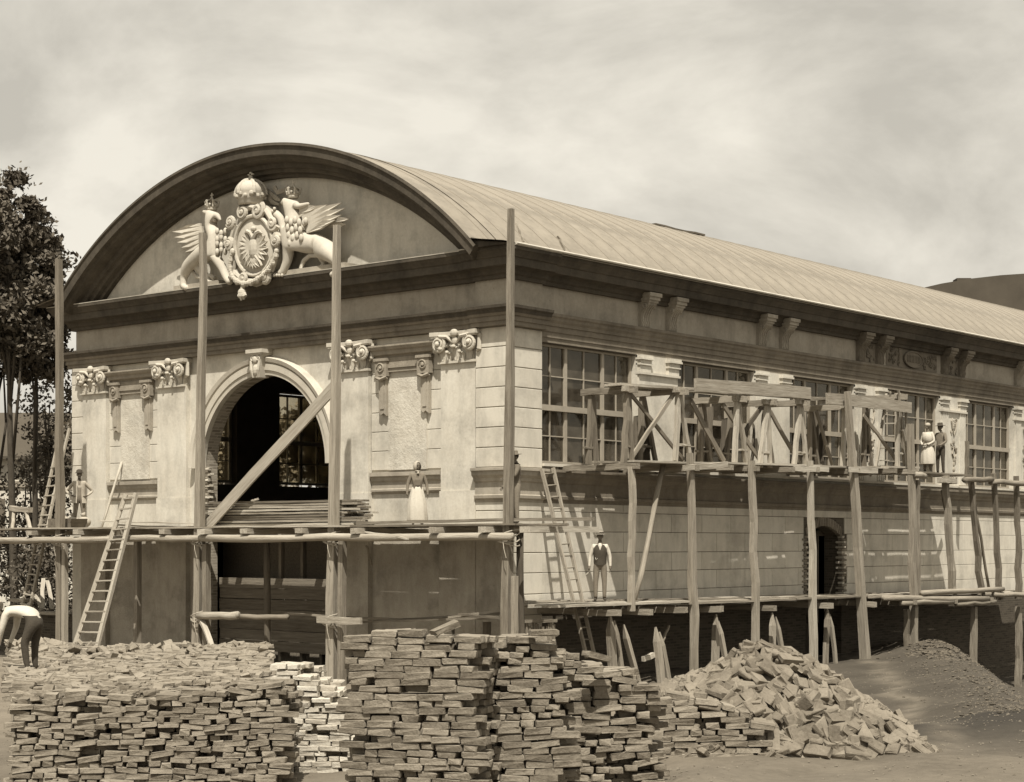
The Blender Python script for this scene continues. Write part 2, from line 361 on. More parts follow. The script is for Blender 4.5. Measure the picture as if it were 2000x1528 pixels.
# --- cornice, architrave: swept round the corner, breaking forward over the corner pier
SB = .10
def path_full(o):
    def fn(p):
        p = p + o
        return [(1.4, W + p), (-p, W + p), (-p, .95 + p * .0 + .02), (-p - SB, .95 + .02), (-p - SB, -p - SB), (1.36, -p - SB), (1.36, -p), (LEN, -p)]
    return fn
def path_front(o):
    def fn(p):
        p = p + o
        return [(1.4, W + p), (-p, W + p), (-p, .97), (-p - SB, .97), (-p - SB, -p - SB), (1.36, -p - SB), (1.36, .3)]
    return fn
def path_side(o):
    return lambda p: [(1.37, -(p + o)), (LEN, -(p + o))]
cp = [(-.3, 9.62), (.06, 9.62), (.07, 9.70), (.13, 9.74), (.15, 9.82), (.20, 9.86), (.40, 9.875), (.405, 10.05), (.44, 10.07), (.46, 10.11), (.52, 10.19), (.56, 10.22), (.565, 10.295), (-.3, 10.31)]
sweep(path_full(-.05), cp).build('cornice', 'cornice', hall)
m = sweep(path_full(-.05), [(.38, 10.312), (.572, 10.300), (.576, 10.322), (.38, 10.334)]); m.build('cornice_flashing', 'edge_light', hall)
ap = [(-.3, 8.50), (.03, 8.50), (.03, 8.60), (.065, 8.61), (.065, 8.72), (.10, 8.73), (.13, 8.79)]
sweep(path_front(.06), ap).build('architrave', 'cornice_mid', hall)
sweep(path_front(.06), [(-.3, 8.785), (.14, 8.79), (.16, 8.86), (.21, 8.90), (.22, 8.965), (-.3, 8.98)]).build('architrave_cap', 'cornice', hall)
sp = [(-.3, 8.245), (.0, 8.245), (.0, 8.36), (.03, 8.37), (.03, 8.50), (.06, 8.51), (.06, 8.64), (.09, 8.65), (.10, 8.72), (.14, 8.78), (.15, 8.84), (.19, 8.88), (.19, 8.95), (-.3, 8.965)]
sweep(path_side(-.08), sp).build('side_architrave', 'cornice_mid', hall)
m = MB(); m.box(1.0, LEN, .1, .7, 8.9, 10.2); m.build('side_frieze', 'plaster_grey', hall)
# belt course
bp_ = [(-.3, 4.30), (.02, 4.30), (.03, 4.36), (.09, 4.40), (.10, 4.47), (.06, 4.49), (.06, 4.78), (.10, 4.81), (.12, 4.88), (.19, 4.95), (.20, 5.04), (.24, 5.06), (.24, 5.12), (-.3, 5.17)]
bpz = [(-.3, 4.56), (.0, 4.56), (.03, 4.60), (.07, 4.63), (.07, 4.68), (.03, 4.70), (.03, 4.86), (.07, 4.90), (.09, 4.98), (.13, 5.01), (.13, 5.10), (-.3, 5.14)]
sweep(path_side(-.09), bp_).build('belt_course', 'cornice_mid', hall)
sweep(lambda p: [(-(p + .0), .94), (-(p), -p), (1.36, -p)], [(a, z - (.0 if z > 4.5 else 0)) for a, z in bp_]).build('belt_course', 'plaster_grey', hall)
for y0, y1 in ((2.12, 4.52), (12.92, 15.18)):
    sweep(lambda p: [(-(p - .11), y1), (-(p - .11), y0)], bpz).build('belt_course', 'plaster_grey', hall)
    m = MB(); m.box(-.06, .12, y0, y1, 4.12, 4.16)
# --- corner pier in banded blocks
m = MB(); m.box(.02, 1.33, .02, .94, -1.3, 8.5); pier = m.build('corner_pier', 'plaster', hall)
def block(parent, x0, x1, y0, y1, z0, z1, mt, name='ashlar_block', g_=.011):
    b = MB(); b.box(x0, x1, y0, y1, z0 + g_, z1 - g_); me = b.mesh(name)
    bm = bmesh.new(); bm.from_mesh(me); bmesh.ops.bevel(bm, geom=bm.edges[:], offset=.008, segments=1, affect='EDGES'); bm.to_mesh(me); bm.free()
    me.materials.append(MATS[mt]); return link(bpy.data.objects.new(name, me), parent)
zz = [5.14 + .479 * i for i in range(8)]
for i in range(7): block(pier, -.02, 1.335, -.02, .95, zz[i], zz[i + 1], 'plaster_block')
low = [-.9, -.4, .1, .6, 1.1, 1.6, 2.09, 2.6, 3.09, 3.61, 4.1, 4.33]
for i in range(len(low) - 1): block(pier, -.02, 1.335, -.02, .95, low[i], low[i + 1], 'plaster_block' if i > 4 else 'block_low')
for y0, y1 in ((16.33, 16.87),):
    m = MB(); m.box(.02, .9, y0 + .01, y1 - .01, -.6, 8.5); p2 = m.build('corner_pier', 'plaster', hall)
    for i in range(7): block(p2, .0, .9, y0, y1, zz[i], zz[i + 1], 'plaster_block')
# banded wall strips in the two narrow bays + niche
zb = [5.16 + .487 * i for i in range(8)]
for y0, y1, yn0, yn1 in ((2.12, 4.54, 2.62, 3.92), (12.92, 15.18, 13.35, 14.62)):
    for i in range(7): block(fwall, .085, .3, y0, y1, zb[i], min(zb[i + 1], 8.5), 'plaster_block', 'band_block', .008)
    m = MB(); m.box(.05, .2, yn0, yn1, 5.16, 7.75)
    m.build('niche_panel', 'plaster_rough', hall)
    # hood: moulded cornice, lintel, two consoles, two unfinished jambs
    hp = [(0, 7.98), (.06, 7.98), (.08, 8.03), (.16, 8.06), (.17, 8.15), (.22, 8.18), (.26, 8.25), (.26, 8.29), (0, 8.32)]
    yc = (y0 + y1) / 2
    m = sweep(lambda p: [(.12, yc + .88 + p), (.07 - p, yc + .88 + p), (.07 - p, yc - .88 - p), (.12, yc - .88 - p)], hp); hood = m.build('niche_hood', 'cement_dark', hall)
    m = MB(); m.box(-.02, .1, yc - .75, yc + .75, 7.62, 7.98); m.box(-.05, .0, yc - .7, yc + .7, 7.72, 7.78); m.build('lintel', 'cement_dark', hall)
    for s in (-1, 1):
        q = yc + s * .72; m = MB(); m.box(-.10, .08, q - .2, q + .2, 7.52, 7.975); m.tube(spiral((-.11, q, 7.72), .13, .03, 1.5, .3), .025, 6); m.ball((-.12, q, 7.72), .04); m.box(-.13, .05, q - .23, q + .23, 7.9, 7.97)
        m.tube([(-.06, q - .18, 7.5), (-.1, q, 7.44), (-.06, q + .18, 7.5)], .05, 6); m.build('console', 'cement_dark', hall)
        m = MB(); m.prism([(q - .13, 7.5), (q + .13, 7.5), (q + .13, 6.62), (q + .05, 6.55), (q - .03, 6.60), (q - .13, 6.53)], 0, -.03, .08); m.box(-.05, 0, q - .06, q + .06, 6.7, 7.5); m.build('jamb_strip', 'plaster_grey', hall)
# --- pilasters with composite capitals
def capital(parent, yc, w=1.2):
    z0, z1, f = 7.70, 8.50, -.02
    m = MB()
    m.prism([(yc - .52, z0 + .05), (yc + .52, z0 + .05), (yc + .56, z1 - .3), (yc + .6, z1 - .12), (yc - .6, z1 - .12), (yc - .56, z1 - .3)], 0, f - .02, .2)
    m.box(f - .07, .2, yc - .6, yc + .6, z0 - .0, z0 + .06)
    # abacus with hollow front
    ab = [(.2, yc - .72), (f - .22, yc - .74), (f - .2, yc - .6), (f - .12, yc - .3), (f - .1, yc), (f - .12, yc + .3), (f - .2, yc + .6), (f - .22, yc + .74), (.2, yc + .72)]
    m.prism(ab, 2, z1 - .13, z1 - .03); m.prism([(x * 1.0 + (.02 if x < 0 else 0), yc + (y - yc) * .96) for x, y in ab], 2, z1 - .17, z1 - .125)
    for s in (-1, 1):
        c = (f - .13, yc + s * .50, z1 - .33)
        m.tube(spiral(c, .21, .045, 2.1, math.pi / 2, sgn=s, n=36, lift=.05), [.05 - .02 * i / 35 for i in range(36)], 6); m.ball((f - .2, c[1], c[2]), .06)
        m.tube([(f - .1, yc + s * .06, z1 - .32), (f - .15, yc + s * .22, z1 - .17), (f - .16, yc + s * .45, z1 - .15)], [.03, .05, .05], 6)
        m.tube([(f - .02, yc + s * .72, z1 - .33 + .2), (f - .03, yc + s * .72, z1 - .5), (f - .02, yc + s * .62, z1 - .56)], [.05, .06, .02], 6)
    m.ball((f - .14, yc, z1 - .08), .08, .12, .10); m.ball((f - .12, yc, z1 - .26), .05, .09, .11)
    for i in range(5): m.ball((f - .07, yc - .28 + .14 * i, z1 - .36), .05, .055, .06, 7, 5)
    cap = m.build('capital', 'ornament', parent)
    # acanthus leaves
    for yy, hh, ww in ((-.42, .30, .2), (0, .34, .24), (.42, .30, .2), (-.2, .2, .15), (.2, .2, .15)):
        l = MB(); pts = []
        for i in range(7):
            t = i / 6; bx = f - .04 - .10 * t ** 2; zt = z0 + .07 + hh * (math.sin(t * 1.75) / math.sin(1.55) if t < .9 else .97 - (t - .9)); wd = ww * (.55 + .6 * math.sin(math.pi * min(1, t * 1.05))) * (1 if t < .85 else .7)
            for j in range(7):
                u = j / 6 - .5; pts.append((bx - .045 * math.cos(u * 3) + .02 * (j % 2), yc + yy + u * wd * (1 + .08 * (i % 2)), zt - abs(u) * .04))
        l.v = pts; l.f = [(i * 7 + j, i * 7 + j + 1, i * 7 + j + 8, i * 7 + j + 7) for i in range(6) for j in range(6)]
        l.ball((f - .17, yc + yy, z0 + .07 + hh * .95), .05, ww * .33, .045, 8, 5)
        l.build('acanthus_leaf', 'ornament', parent)
for y0, y1 in ((.95, 2.10), (4.54, 5.68), (11.62, 12.90), (15.2, 16.33)):
    m = MB(); m.box(-.02, .2, y0 + .02, y1 - .02, 4.6, 7.72); pil = m.build('pilaster', 'plaster', hall)
    m = MB(); m.box(-.05, .2, y0 - .0, y1 + .0, -.6, 4.6); m.build('pilaster_pedestal', 'plaster', hall)
    m = MB(); m.box(-.06, .2, y0 - .01, y1 + .01, -.6, 3.72); m.build('pedestal_shade_skin', 'plaster_low_shade', hall)  # darker skin up to deck height, carries the shade below the deck
    capital(pil, (y0 + y1) / 2)
for y0, y1 in ((2.11, 4.53), (5.69, 6.09), (11.01, 11.61), (12.91, 15.19)):
    m = MB(); m.box(.10, .2, y0, y1, -.6, 3.72); m.build('rough_shade_dado', 'plaster_low_shade', hall)
m = MB(); m.box(-.035, .3, .0, .945, -.9, 3.72); m.build('rough_shade_dado', 'plaster_low_shade', hall)
# --- archivolt and keystone
pr = [(AR - .02, .14), (AR - .02, -.02), (AR + .10, -.03), (AR + .11, -.06), (AR + .28, -.065), (AR + .29, -.02), (AR + .33, -.09), (AR + .43, -.12), (AR + .45, -.07), (AR + .47, .14)]
m = MB(); k = len(pr)
for i in range(57):
    t = math.pi * i / 56
    for r, x in pr: m.v.append((x, AC + r * math.cos(t), AZ + r * math.sin(t)))
for i in range(56):
    for j in range(k - 1): m.f.append((i * k + j, i * k + j + 1, (i + 1) * k + j + 1, (i + 1) * k + j))
m.f.append(tuple(range(k))); m.f.append(tuple(56 * k + j for j in range(k)))
m.build('archivolt', 'ornament', hall)
m = MB(); z0, z1 = AZ + AR - .1, 8.50
m.prism([(AC - .14, z0), (AC + .14, z0), (AC + .24, z1 - .1), (AC - .24, z1 - .1)], 0, -.22, .12); m.box(-.3, .12, AC - .32, AC + .32, z1 - .1, z1 - .0); m.box(-.26, .12, AC - .28, AC + .28, z1 - .15, z1 - .1)
for s in (-1, 1): m.tube(spiral((-.23, AC + s * .12, z1 - .24), .08, .02, 1.4, math.pi / 2, sgn=s), .03, 6); m.tube([(-.24, AC + s * .17, z1 - .3), (-.26, AC + s * .13, z0 + .2), (-.22, AC + s * .1, z0)], [.03, .045, .03], 6)
m.ball((-.22, AC, z0 + .2), .07, .1, .16); m.ball((-.24, AC, z1 - .28), .06, .07, .1); key = m.build('keystone', 'ornament', hall)
# toothed bricks left bare on the left jamb of the arch
BR = MB(); BR.box(-.145, .145, -.07, .07, -.0325, .0325)
def brick_meshes(mt, n=8, name='brick'):
    out = []
    for q in range(n):
        me = BR.mesh(name); bm = bmesh.new(); bm.from_mesh(me)
        rr = random.Random(q * 7 + len(mt))
        if q % 4 == 3:
            for v in bm.verts: v.co.x *= rr.uniform(.5, .75)
        bmesh.ops.bevel(bm, geom=bm.edges[:], offset=.008, segments=1, affect='EDGES')
        for v in bm.verts: v.co += Vector((rr.uniform(-1, 1) * .011, rr.uniform(-1, 1) * .010, rr.uniform(-1, 1) * .0065))
        bm.to_mesh(me); bm.free(); me.materials.append(MATS[mt]); out.append(me)
    return out
BRK = {k: brick_meshes(k) for k in ('brick', 'brick_mid', 'brick_pale', 'brick_grey')}
for i in range(20):
    z = 3.9 + i * .078
    inst('brick', random.choice(BRK['brick_pale' if i % 2 else 'brick_mid']), (.12 + random.uniform(-.02, .03), AC + AR - .03 - (.09 if i % 2 else 0), z), hall, (0, 0, random.uniform(-.05, .05) + math.pi / 2))
# --- boards closing the lower gateway
gz = .38; hb = .285
for i in range(7):
    timber('gate_board', (.62 + (i % 2) * .02, AC - AR + .05, gz + hb * (i + .5)), (.62 + (i % 2) * .02, AC + AR - .05, gz + hb * (i + .5) + random.uniform(-.015, .015)), .05, hb * .965, 'wood_mid', hall, jit=.004)
for yy in (7.9, 8.75): timber('gate_stud', (.9, yy, -.3), (.9, yy, 3.6), .14, .1, 'wood_mid', hall)
for yy in (7.0, 9.3, 10.4): timber('gate_stud', (.74, yy, -.3), (.74, yy, .5), .14, .1, 'wood_dark', hall)
m = MB(); m.box(1.6, 1.7, AC - 3.2, AC + 3.4, -.3, 3.55); m.build('inner_partition', 'wood_mid', hall)
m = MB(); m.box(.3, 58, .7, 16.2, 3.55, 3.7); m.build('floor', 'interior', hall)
# --- side wall
def pier_span(k): return 5.38 + 5.75 * k, 7.22 + 5.75 * k
NW = 9
m = MB()
DX0, DX1, DZ = 13.95, 16.10, 3.65     # brick doorway
ytop = .10
m.box(1.2, DX0, ytop, .7, -2.0, 4.4); m.box(DX1, LEN, ytop, .7, -2.0, 4.4); m.box(DX0, DX1, ytop, .7, 3.95, 4.4)
# segmental head of the doorway
NSG = 10
for i in range(NSG):
    u0 = DX0 + (DX1 - DX0) * i / NSG; u1 = DX0 + (DX1 - DX0) * (i + 1) / NSG
    h = lambda u: 3.58 + .34 * (1 - ((u - (DX0 + DX1) / 2) / ((DX1 - DX0) / 2)) ** 2)
    m.prism([(u0, h(u0)), (u1, h(u1)), (u1, 3.95), (u0, 3.95)], 1, ytop, .7)
m.box(1.2, LEN, ytop, .7, 4.4, 5.24); m.box(1.2, LEN, ytop + .02, .7, 8.22, 8.95)
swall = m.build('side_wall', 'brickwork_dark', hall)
m = MB(); m.box(1.34, LEN, .06, .12, 5.0, 5.24); m.box(1.34, LEN, -.08, .12, 5.20, 5.27); m.build('window_sill', 'edge_light', hall)
for i in range(5, len(low) - 1):
    z0, z1 = low[i], low[i + 1]; u = 1.345
    w0 = 3.45 + (.72 if i % 2 else 0)
    cuts = [u, u + w0]
    while cuts[-1] < 46: cuts.append(cuts[-1] + 1.45)
    for a, b in zip(cuts[:-1], cuts[1:]):
        a += .006; b -= .006
        if z0 < DZ + .2 and b > DX0 - .14 and a < DX1 + .14:
            if a < DX0 - .34: b = DX0 - .14
            elif b > DX1 + .34: a = DX1 + .14
            else: continue
        block(swall, a, b, .07, .25, z0, z1, 'block_low', g_=.006)
    # doorway inside
for s, u in ((-1, DX0), (1, DX1)):
    for i in range(24):
        z = 1.72 + i * .078
        if z < 3.6: inst('brick', random.choice(BRK['brick_pale' if i % 2 else 'brick']), (u + s * (.0 if i % 2 else .1), .12, z), hall, (0, 0, math.pi / 2 * (i % 2)))
for i in range(22):
    t = (i + .5) / 22; u = DX0 + (DX1 - DX0) * t; inst('brick', BRK['brick'][i % 3], (u, .14, h(u) + .06), hall, (0, R(90) + .35 * (t - .5) * 2, 0), (.9, 1, 1.2))
m = MB(); m.box(DX0 - .2, DX1 + .2, 1.2, 1.25, -1, 4); m.build('door_backing', 'interior', hall)
for i in range(4): timber('door_board', (DX0 + .35 + i * .36, .66, .9), (DX0 + .35 + i * .36, .66, 3.55), .33, .04, 'wood_dark', hall, roll=R(90))
# upper piers, their small pilasters, capitals and carved panels, frieze consoles
def console(parent, u, mt, big=1.0):
    y = .10; m = MB(); w2 = .19 * big
    m.prism([(y, 8.97), (y - .10, 8.98), (y - .12, 9.08), (y - .10, 9.2), (y - .12, 9.32), (y - .20, 9.45), (y - .30, 9.53), (y - .33, 9.6), (y - .3, 9.64), (y, 9.64)], 0, u - w2, u + w2)
    c = MB(); c.box(u - w2 - .05, u + w2 + .05, y - .40, y, 9.66, 9.76); c.box(u - w2 - .02, u + w2 + .02, y - .36, y, 9.60, 9.67); c.box(u - w2 - .08, u + w2 + .08, y - .44, y, 9.75, 9.85)
    for j in range(4):
        uu = u - w2 + .05 + j * (2 * w2 - .1) / 3; m.tube([(uu, y - .11, 9.0), (uu, y - .13, 9.1), (uu, y - .115, 9.2), (uu, y - .14, 9.33), (uu, y - .22, 9.46), (uu, y - .32, 9.56)], .022, 5)
    for s in (-1, 1): m.tube(spiral((u + s * (w2 + .005), y - .2, 9.5), .08, .02, 1.5, 0, n=16), .018, 5)
    a = m.build('console', mt, parent); c.build('console_cap', mt, hall)
def carved(m, u0, u1, z0, z1, y, n, seed):
    rr = random.Random(seed)
    for _ in range(n):
        u, z = rr.uniform(u0, u1), rr.uniform(z0, z1); r = rr.uniform(.05, .1)
        m.tube(spiral((u, y, z), r, .015, rr.uniform(.7, 1.5), rr.uniform(0, 6), plane_x=False, n=11, sgn=rr.choice((-1, 1)), lift=.02), .018, 5)
for k in range(NW):
    u0, u1 = pier_span(k)
    m = MB(); m.box(u0, u1, .06, .7, 5.24, 8.25); pr_ = m.build('pier', 'plaster', hall)
    m = MB()
    if k < 2:
        m.box(u0 + .03, u1 - .03, .025, .1, 5.28, 7.78); pn_ = m.build('pier_panel', 'plaster', hall)
    else:
        m.box(u0 + .03, u1 - .03, .035, .1, 5.28, 7.78); pn_ = m.build('pier_panel', 'plaster', hall)
        for s in (0, 1):
            for j in range(4):
                uu = (u0 + .10 + j * .12) if s == 0 else (u1 - .10 - j * .12); f_ = MB(); f_.box(uu - .04, uu + .04, .0, .06, 5.3, 7.74); f_.build('flute', 'plaster', hall)
        if k < 5:
            uc = (u0 + u1) / 2; m = MB(); o_ = 'cement_dark'
            for s in (-1, 1):
                m.tube([(uc, .02, 6.95), (uc + s * .12, .0, 7.2), (uc + s * .2, .0, 7.45), (uc + s * .14, .0, 7.55)], [.02, .03, .03, .02], 5); m.tube([(uc, .02, 6.2), (uc + s * .15, .0, 6.35), (uc + s * .05, .0, 6.55)], .028, 5)
            for z in (5.5, 5.65, 5.82, 6.0, 6.15, 6.75): m.ball((uc, .02, z), .05 + .04 * ((z * 7) % 1), .04, .09, 7, 5)
            carved(m, uc - .22, uc + .22, 5.45, 7.5, .02, 18, k); m.build('carved_drop', 'plaster_grey', hall)
    m = MB(); m.box(u0 - .01, u1 + .01, -.04, .1, 7.74, 7.80); m.build('pier_band', 'edge_light', hall)
    for uc in (u0 + .27, u1 - .27):
        c = MB(); c.box(uc - .24, uc + .24, -.02, .1, 7.80, 7.98); c.box(uc - .27, uc + .27, -.06, .1, 7.98, 8.02); c.box(uc - .25, uc + .25, -.04, .1, 8.02, 8.12); c.box(uc - .29, uc + .29, -.10, .1, 8.12, 8.17); c.box(uc - .27, uc + .27, -.08, .1, 8.17, 8.24); c.build('pier_capital', 'plaster', hall)
    uc = (u0 + u1) / 2
    rich = k in (2, 3)
    for uu in ((uc - .62, uc + .62)): console(pr_, uu, 'cornice_mid' if rich else 'plaster_grey')
    if rich:
        m = MB(); m.box(uc - .42, uc + .42, .085, .12, 9.0, 9.62); carved(m, uc - .34, uc + .34, 9.06, 9.56, .07, 12, 20 + k); m.build('carved_panel', 'cornice_mid', hall)
# cartouche panel over the fourth window
uc = (pier_span(2)[1] + pier_span(3)[0]) / 2; m = MB(); m.box(uc - 1.75, uc + 1.75, .08, .12, 9.0, 9.62)
carved(m, uc - 1.65, uc - .75, 9.08, 9.55, .065, 22, 5); carved(m, uc + .75, uc + 1.65, 9.08, 9.55, .065, 22, 6)
m.prism([(uc + .62 * math.cos(t * math.pi / 8) * (1.05 if t % 2 else .95), 9.31 + .24 * math.sin(t * math.pi / 8)) for t in range(16)], 1, .03, .09)
m.tube([(uc + .62 * math.cos(t * math.pi / 12), .03, 9.31 + .25 * math.sin(t * math.pi / 12)) for t in range(25)], .035, 5)
for j in range(9): m.tube([(uc - .42 + j * .105, .02, 9.2), (uc - .42 + j * .105, .02, 9.43)], .022, 5)
m.build('cartouche_panel', 'cornice_mid', hall)
# windows
PANE = {}
def window(u0, u1, y, gl, out=1):
    """timber window in the plane y: frame, two mullions, transom, glazing bars; each pane its own mesh"""
    z0, z1, zt = 5.27, 8.25, 6.66; m = MB(); d = .06
    m.box(u0, u0 + .08, y - d, y + d, z0, z1); m.box(u1 - .08, u1, y - d, y + d, z0, z1); m.box(u0 + .08, u1 - .08, y - d, y + d, z0, z0 + .08); m.box(u0 + .08, u1 - .08, y - d, y + d, z1 - .08, z1)
    cu = [u0 + .08, u0 + .08 + (u1 - u0 - .16) * .30, u0 + .08 + (u1 - u0 - .16) * .70, u1 - .08]
    m.box(u0 + .08, u1 - .08, y - d - .07 * out, y + d, zt - .07, zt + .07); win = m.build('window', 'frame_paint', hall)
    for c in cu[1:3]:
        for a, b in ((z0 + .08, zt - .07), (zt + .07, z1 - .08)):
            q = MB(); q.box(c - .055, c + .055, y - d + .004, y + d - .004, a, b); q.build('mullion', 'frame_paint', win)
    for (a, b) in zip(cu[:-1], cu[1:]):
        a += .055 if a > u0 + .1 else 0; b -= .055 if b < u1 - .1 else 0; mid = (a + b) / 2
        for (c, e) in ((z0 + .08, zt - .07), (zt + .07, z1 - .08)):
            zm = c + (e - c) * .50
            q = MB(); q.box(mid - .014, mid + .014, y - .035, y + .035, c, e); q.box(a, mid - .014, y - .035, y + .035, zm - .014, zm + .014); q.box(mid + .014, b, y - .035, y + .035, zm - .014, zm + .014); q.build('glazing_bar', 'frame_paint', win)
            for (p, r) in ((a, mid - .014), (mid + .014, b)):
                for (s, t) in ((c, zm - .014), (zm + .014, e)):
                    key_ = (round(r - p, 2), round(t - s, 2), gl)
                    if key_ not in PANE:
                        g_ = MB(); w2, h2 = (r - p) / 2, (t - s) / 2; g_.box(-w2, w2, -.003, .003, -h2, h2); me = g_.mesh('pane'); me.materials.append(MATS[gl]); PANE[key_] = me
                    inst('pane', PANE[key_], ((p + r) / 2, y, (s + t) / 2), win, (random.uniform(-.006, .006), 0, random.uniform(-.006, .006)))
for k in range(NW):
    a = 1.36 if k == 0 else pier_span(k - 1)[1]; b = pier_span(k)[0]
    if k < 6: window(a + .01, b - .01, .30, 'glass_dusty')
    else:
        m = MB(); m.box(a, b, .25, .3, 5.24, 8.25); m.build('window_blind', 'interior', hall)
# far side wall with its own windows (seen through the gateway arch)
m = MB(); m.box(.9, LEN, 16.2, 16.8, -1, 5.2); m.box(.9, LEN, 16.2, 16.8, 8.3, 10.2)
for k in range(-1, NW):
    u0, u1 = (5.9 + 5.75 * k, 7.75 + 5.75 * k)
    if k < 0: u0, u1 = .9, 2.0
    m.box(u0, u1, 16.2, 16.8, 5.2, 8.3)
m.box(7.75 + 5.75 * (NW - 1), LEN, 16.2, 16.8, 5.2, 8.3)
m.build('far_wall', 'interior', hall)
for k in range(0, 5):
    a = 2.0 if k == 0 else 7.75 + 5.75 * (k - 1); window(a + .01, 5.9 + 5.75 * k - .01, 16.5, 'glass_clear', -1)
m = MB(); m.box(LEN - .5, LEN, .7, 16.2, -1, 10.2); m.build('end_wall', 'interior', hall)
for k in range(1, 14): m = MB(); m.box(k * 4.2 - .1, k * 4.2 + .1, .7, 16.2, 9.9, 10.2); m.build('tie_beam', 'interior', hall)
# --- roof vault with standing-seam sheets
xr0, xr1 = -.86, LEN
half = []
for i in range(19):
    t = math.pi / 2 - (math.pi / 2 - math.asin((10.52 - ZCc) / RO)) * i / 18; half.append((YC - RO * math.cos(t), ZCc + RO * math.sin(t)))
half += [(-.15, 10.43), (-.60, 10.36)]
sec = [(2 * YC - y, z) for y, z in half[::-1]] + half[1:]
m = MB(); n = len(sec)
for x in (xr0 + .1, xr1):
    m.v += [(x, y, z - .04) for y, z in sec]
m.f = [(i, i + 1, n + i + 1, n + i) for i in range(n - 1)]
roof = m.build('roof', 'roof_dark', hall)
SW = .84
sm_ = MB()
def arcstrip(x0, x1, dz):
    b = len(sm_.v)
    for i, (y, z) in enumerate(sec):
        nx_ = Vector((y - YC, z - ZCc)).normalized(); sm_.v.append((x0, y + nx_[0] * dz, z + nx_[1] * dz)); sm_.v.append((x1, y + nx_[0] * dz, z + nx_[1] * dz))
    for i in range(n - 1): sm_.f.append((b + 2 * i, b + 2 * i + 1, b + 2 * i + 3, b + 2 * i + 2))
arcstrip(.012, SW - .012, 0); sheet_me = sm_.mesh('roof_sheet'); sheet_me.materials.append(MATS['zinc'])
sm_ = MB(); b0 = len(sm_.v)
for i, (y, z) in enumerate(sec):
    nx_ = Vector((y - YC, z - ZCc)).normalized()
    for x, dz in ((-.014, -.01), (-.010, .012), (.010, .012), (.014, -.01)): sm_.v.append((x, y + nx_[0] * dz, z + nx_[1] * dz))
for i in range(n - 1):
    for j in range(3): sm_.f.append((4 * i + j, 4 * i + j + 1, 4 * i + j + 5, 4 * i + j + 4))
seam_me = sm_.mesh('roof_seam'); seam_me.materials.append(MATS['zinc'])
x = xr0 + .02
while x < xr1 - SW:
    inst('roof_sheet', sheet_me, (x, 0, 0), roof, (0, 0, random.uniform(-.0004, .0004))); inst('roof_seam', seam_me, (x + SW, 0, 0), roof); x += SW
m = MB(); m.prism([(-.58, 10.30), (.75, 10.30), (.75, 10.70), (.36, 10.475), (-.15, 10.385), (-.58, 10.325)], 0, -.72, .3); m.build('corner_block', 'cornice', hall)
m = MB(); m.tube([(xx, -.64, 10.345) for xx in (-.4, 10, 25, LEN)], .035, 6); m.build('gutter', 'edge_light', hall)
# small things on the roof: a hatch board and two hooks
p = PY(1272, 436, 6.2); hp_ = timber('roof_hatch_board', (13.0, 5.1, 13.22), (15.4, 4.85, 13.17), .5, .05, 'wood_dark'); tag(hp_, 'dark plank lying near the crest of the zinc roof', 'plank')
for px0, py0, px1, py1 in ((1022, 473, 1008, 436), (1103, 490, 1090, 462)):
    o_ = timber('roof_hook', PY(px0, py0, .0), PY(px1, py1, .2), .05, .05, 'wood', hall)

# ------------------------------------------------------------------ skin-modifier figures
def skin_mesh(nodes, edges, root, sub=2):
    """nodes: name -> (x, y, z, r[, tag]); returns evaluated mesh"""
    names = list(nodes); idx = {n: i for i, n in enumerate(names)}
    me = bpy.data.meshes.new('skeleton'); me.from_pydata([nodes[n][:3] for n in names], [(idx[a], idx[b]) for a, b in edges], []); ob = bpy.data.objects.new('skeleton', me); COL.objects.link(ob)
    sk = ob.modifiers.new('s', 'SKIN'); sk.use_smooth_shade = True
    for i, nme in enumerate(names):
        sv = me.skin_vertices[0].data[i]; r = nodes[nme][3]; sv.radius = r if isinstance(r, tuple) else (r, r); sv.use_root = (nme == root)
    su = ob.modifiers.new('u', 'SUBSURF'); su.levels = sub; su.render_levels = sub
    dg = bpy.context.evaluated_depsgraph_get(); out = bpy.data.meshes.new_from_object(ob.evaluated_get(dg)); bpy.data.objects.remove(ob); return out
def join_mesh(base, mb, mi, smooth=True):
    """append MB geometry to an existing mesh with material index mi"""
    bm = bmesh.new(); bm.from_mesh(base); vs_ = [bm.verts.new(v) for v in mb.v]
    for f in mb.f:
        try: q = bm.faces.new([vs_[i] for i in f]); q.material_index = mi; q.smooth = smooth
        except ValueError: pass
    bm.to_mesh(base); bm.free()

# ------------------------------------------------------------------ imperial arms in the tympanum
XA = -.28                                                   # plane in which the group stands, on the cornice ledge
def q2(px, py, dx=0): return PX(px, py, XA + dx)
PPM = 74.0
arms = empty('coat_of_arms', (XA, YC, 10.32), 'white plaster coat of arms with crowned shield and two griffins below the arched roof', 'coat of arms')
def pnodes(d): return {k: tuple(q2(v[0], v[1], v[3] if len(v) > 3 else 0)) + (v[2] / PPM * 1.05,) for k, v in d.items()}
def feather(m, a, b, w, th=.035, dx=0):
    a = Vector(a); b = Vector(b); d = (b - a); n_ = Vector((0, -d.z, d.y)).normalized() * w; x_ = Vector((th, 0, 0)); mid = a + d * .62
    m.add([a - n_ * .5 - x_, a + n_ * .5 - x_, mid + n_ * .55 - x_ * 1.6, b - x_ * .6, mid - n_ * .45 - x_ * 1.6, a - n_ * .5 + x_, a + n_ * .5 + x_, mid + n_ * .55 + x_, b + x_ * .4, mid - n_ * .45 + x_],
          [(0, 1, 2, 3, 4), (9, 8, 7, 6, 5), (0, 5, 6, 1), (1, 6, 7, 2), (2, 7, 8, 3), (3, 8, 9, 4), (4, 9, 5, 0)])
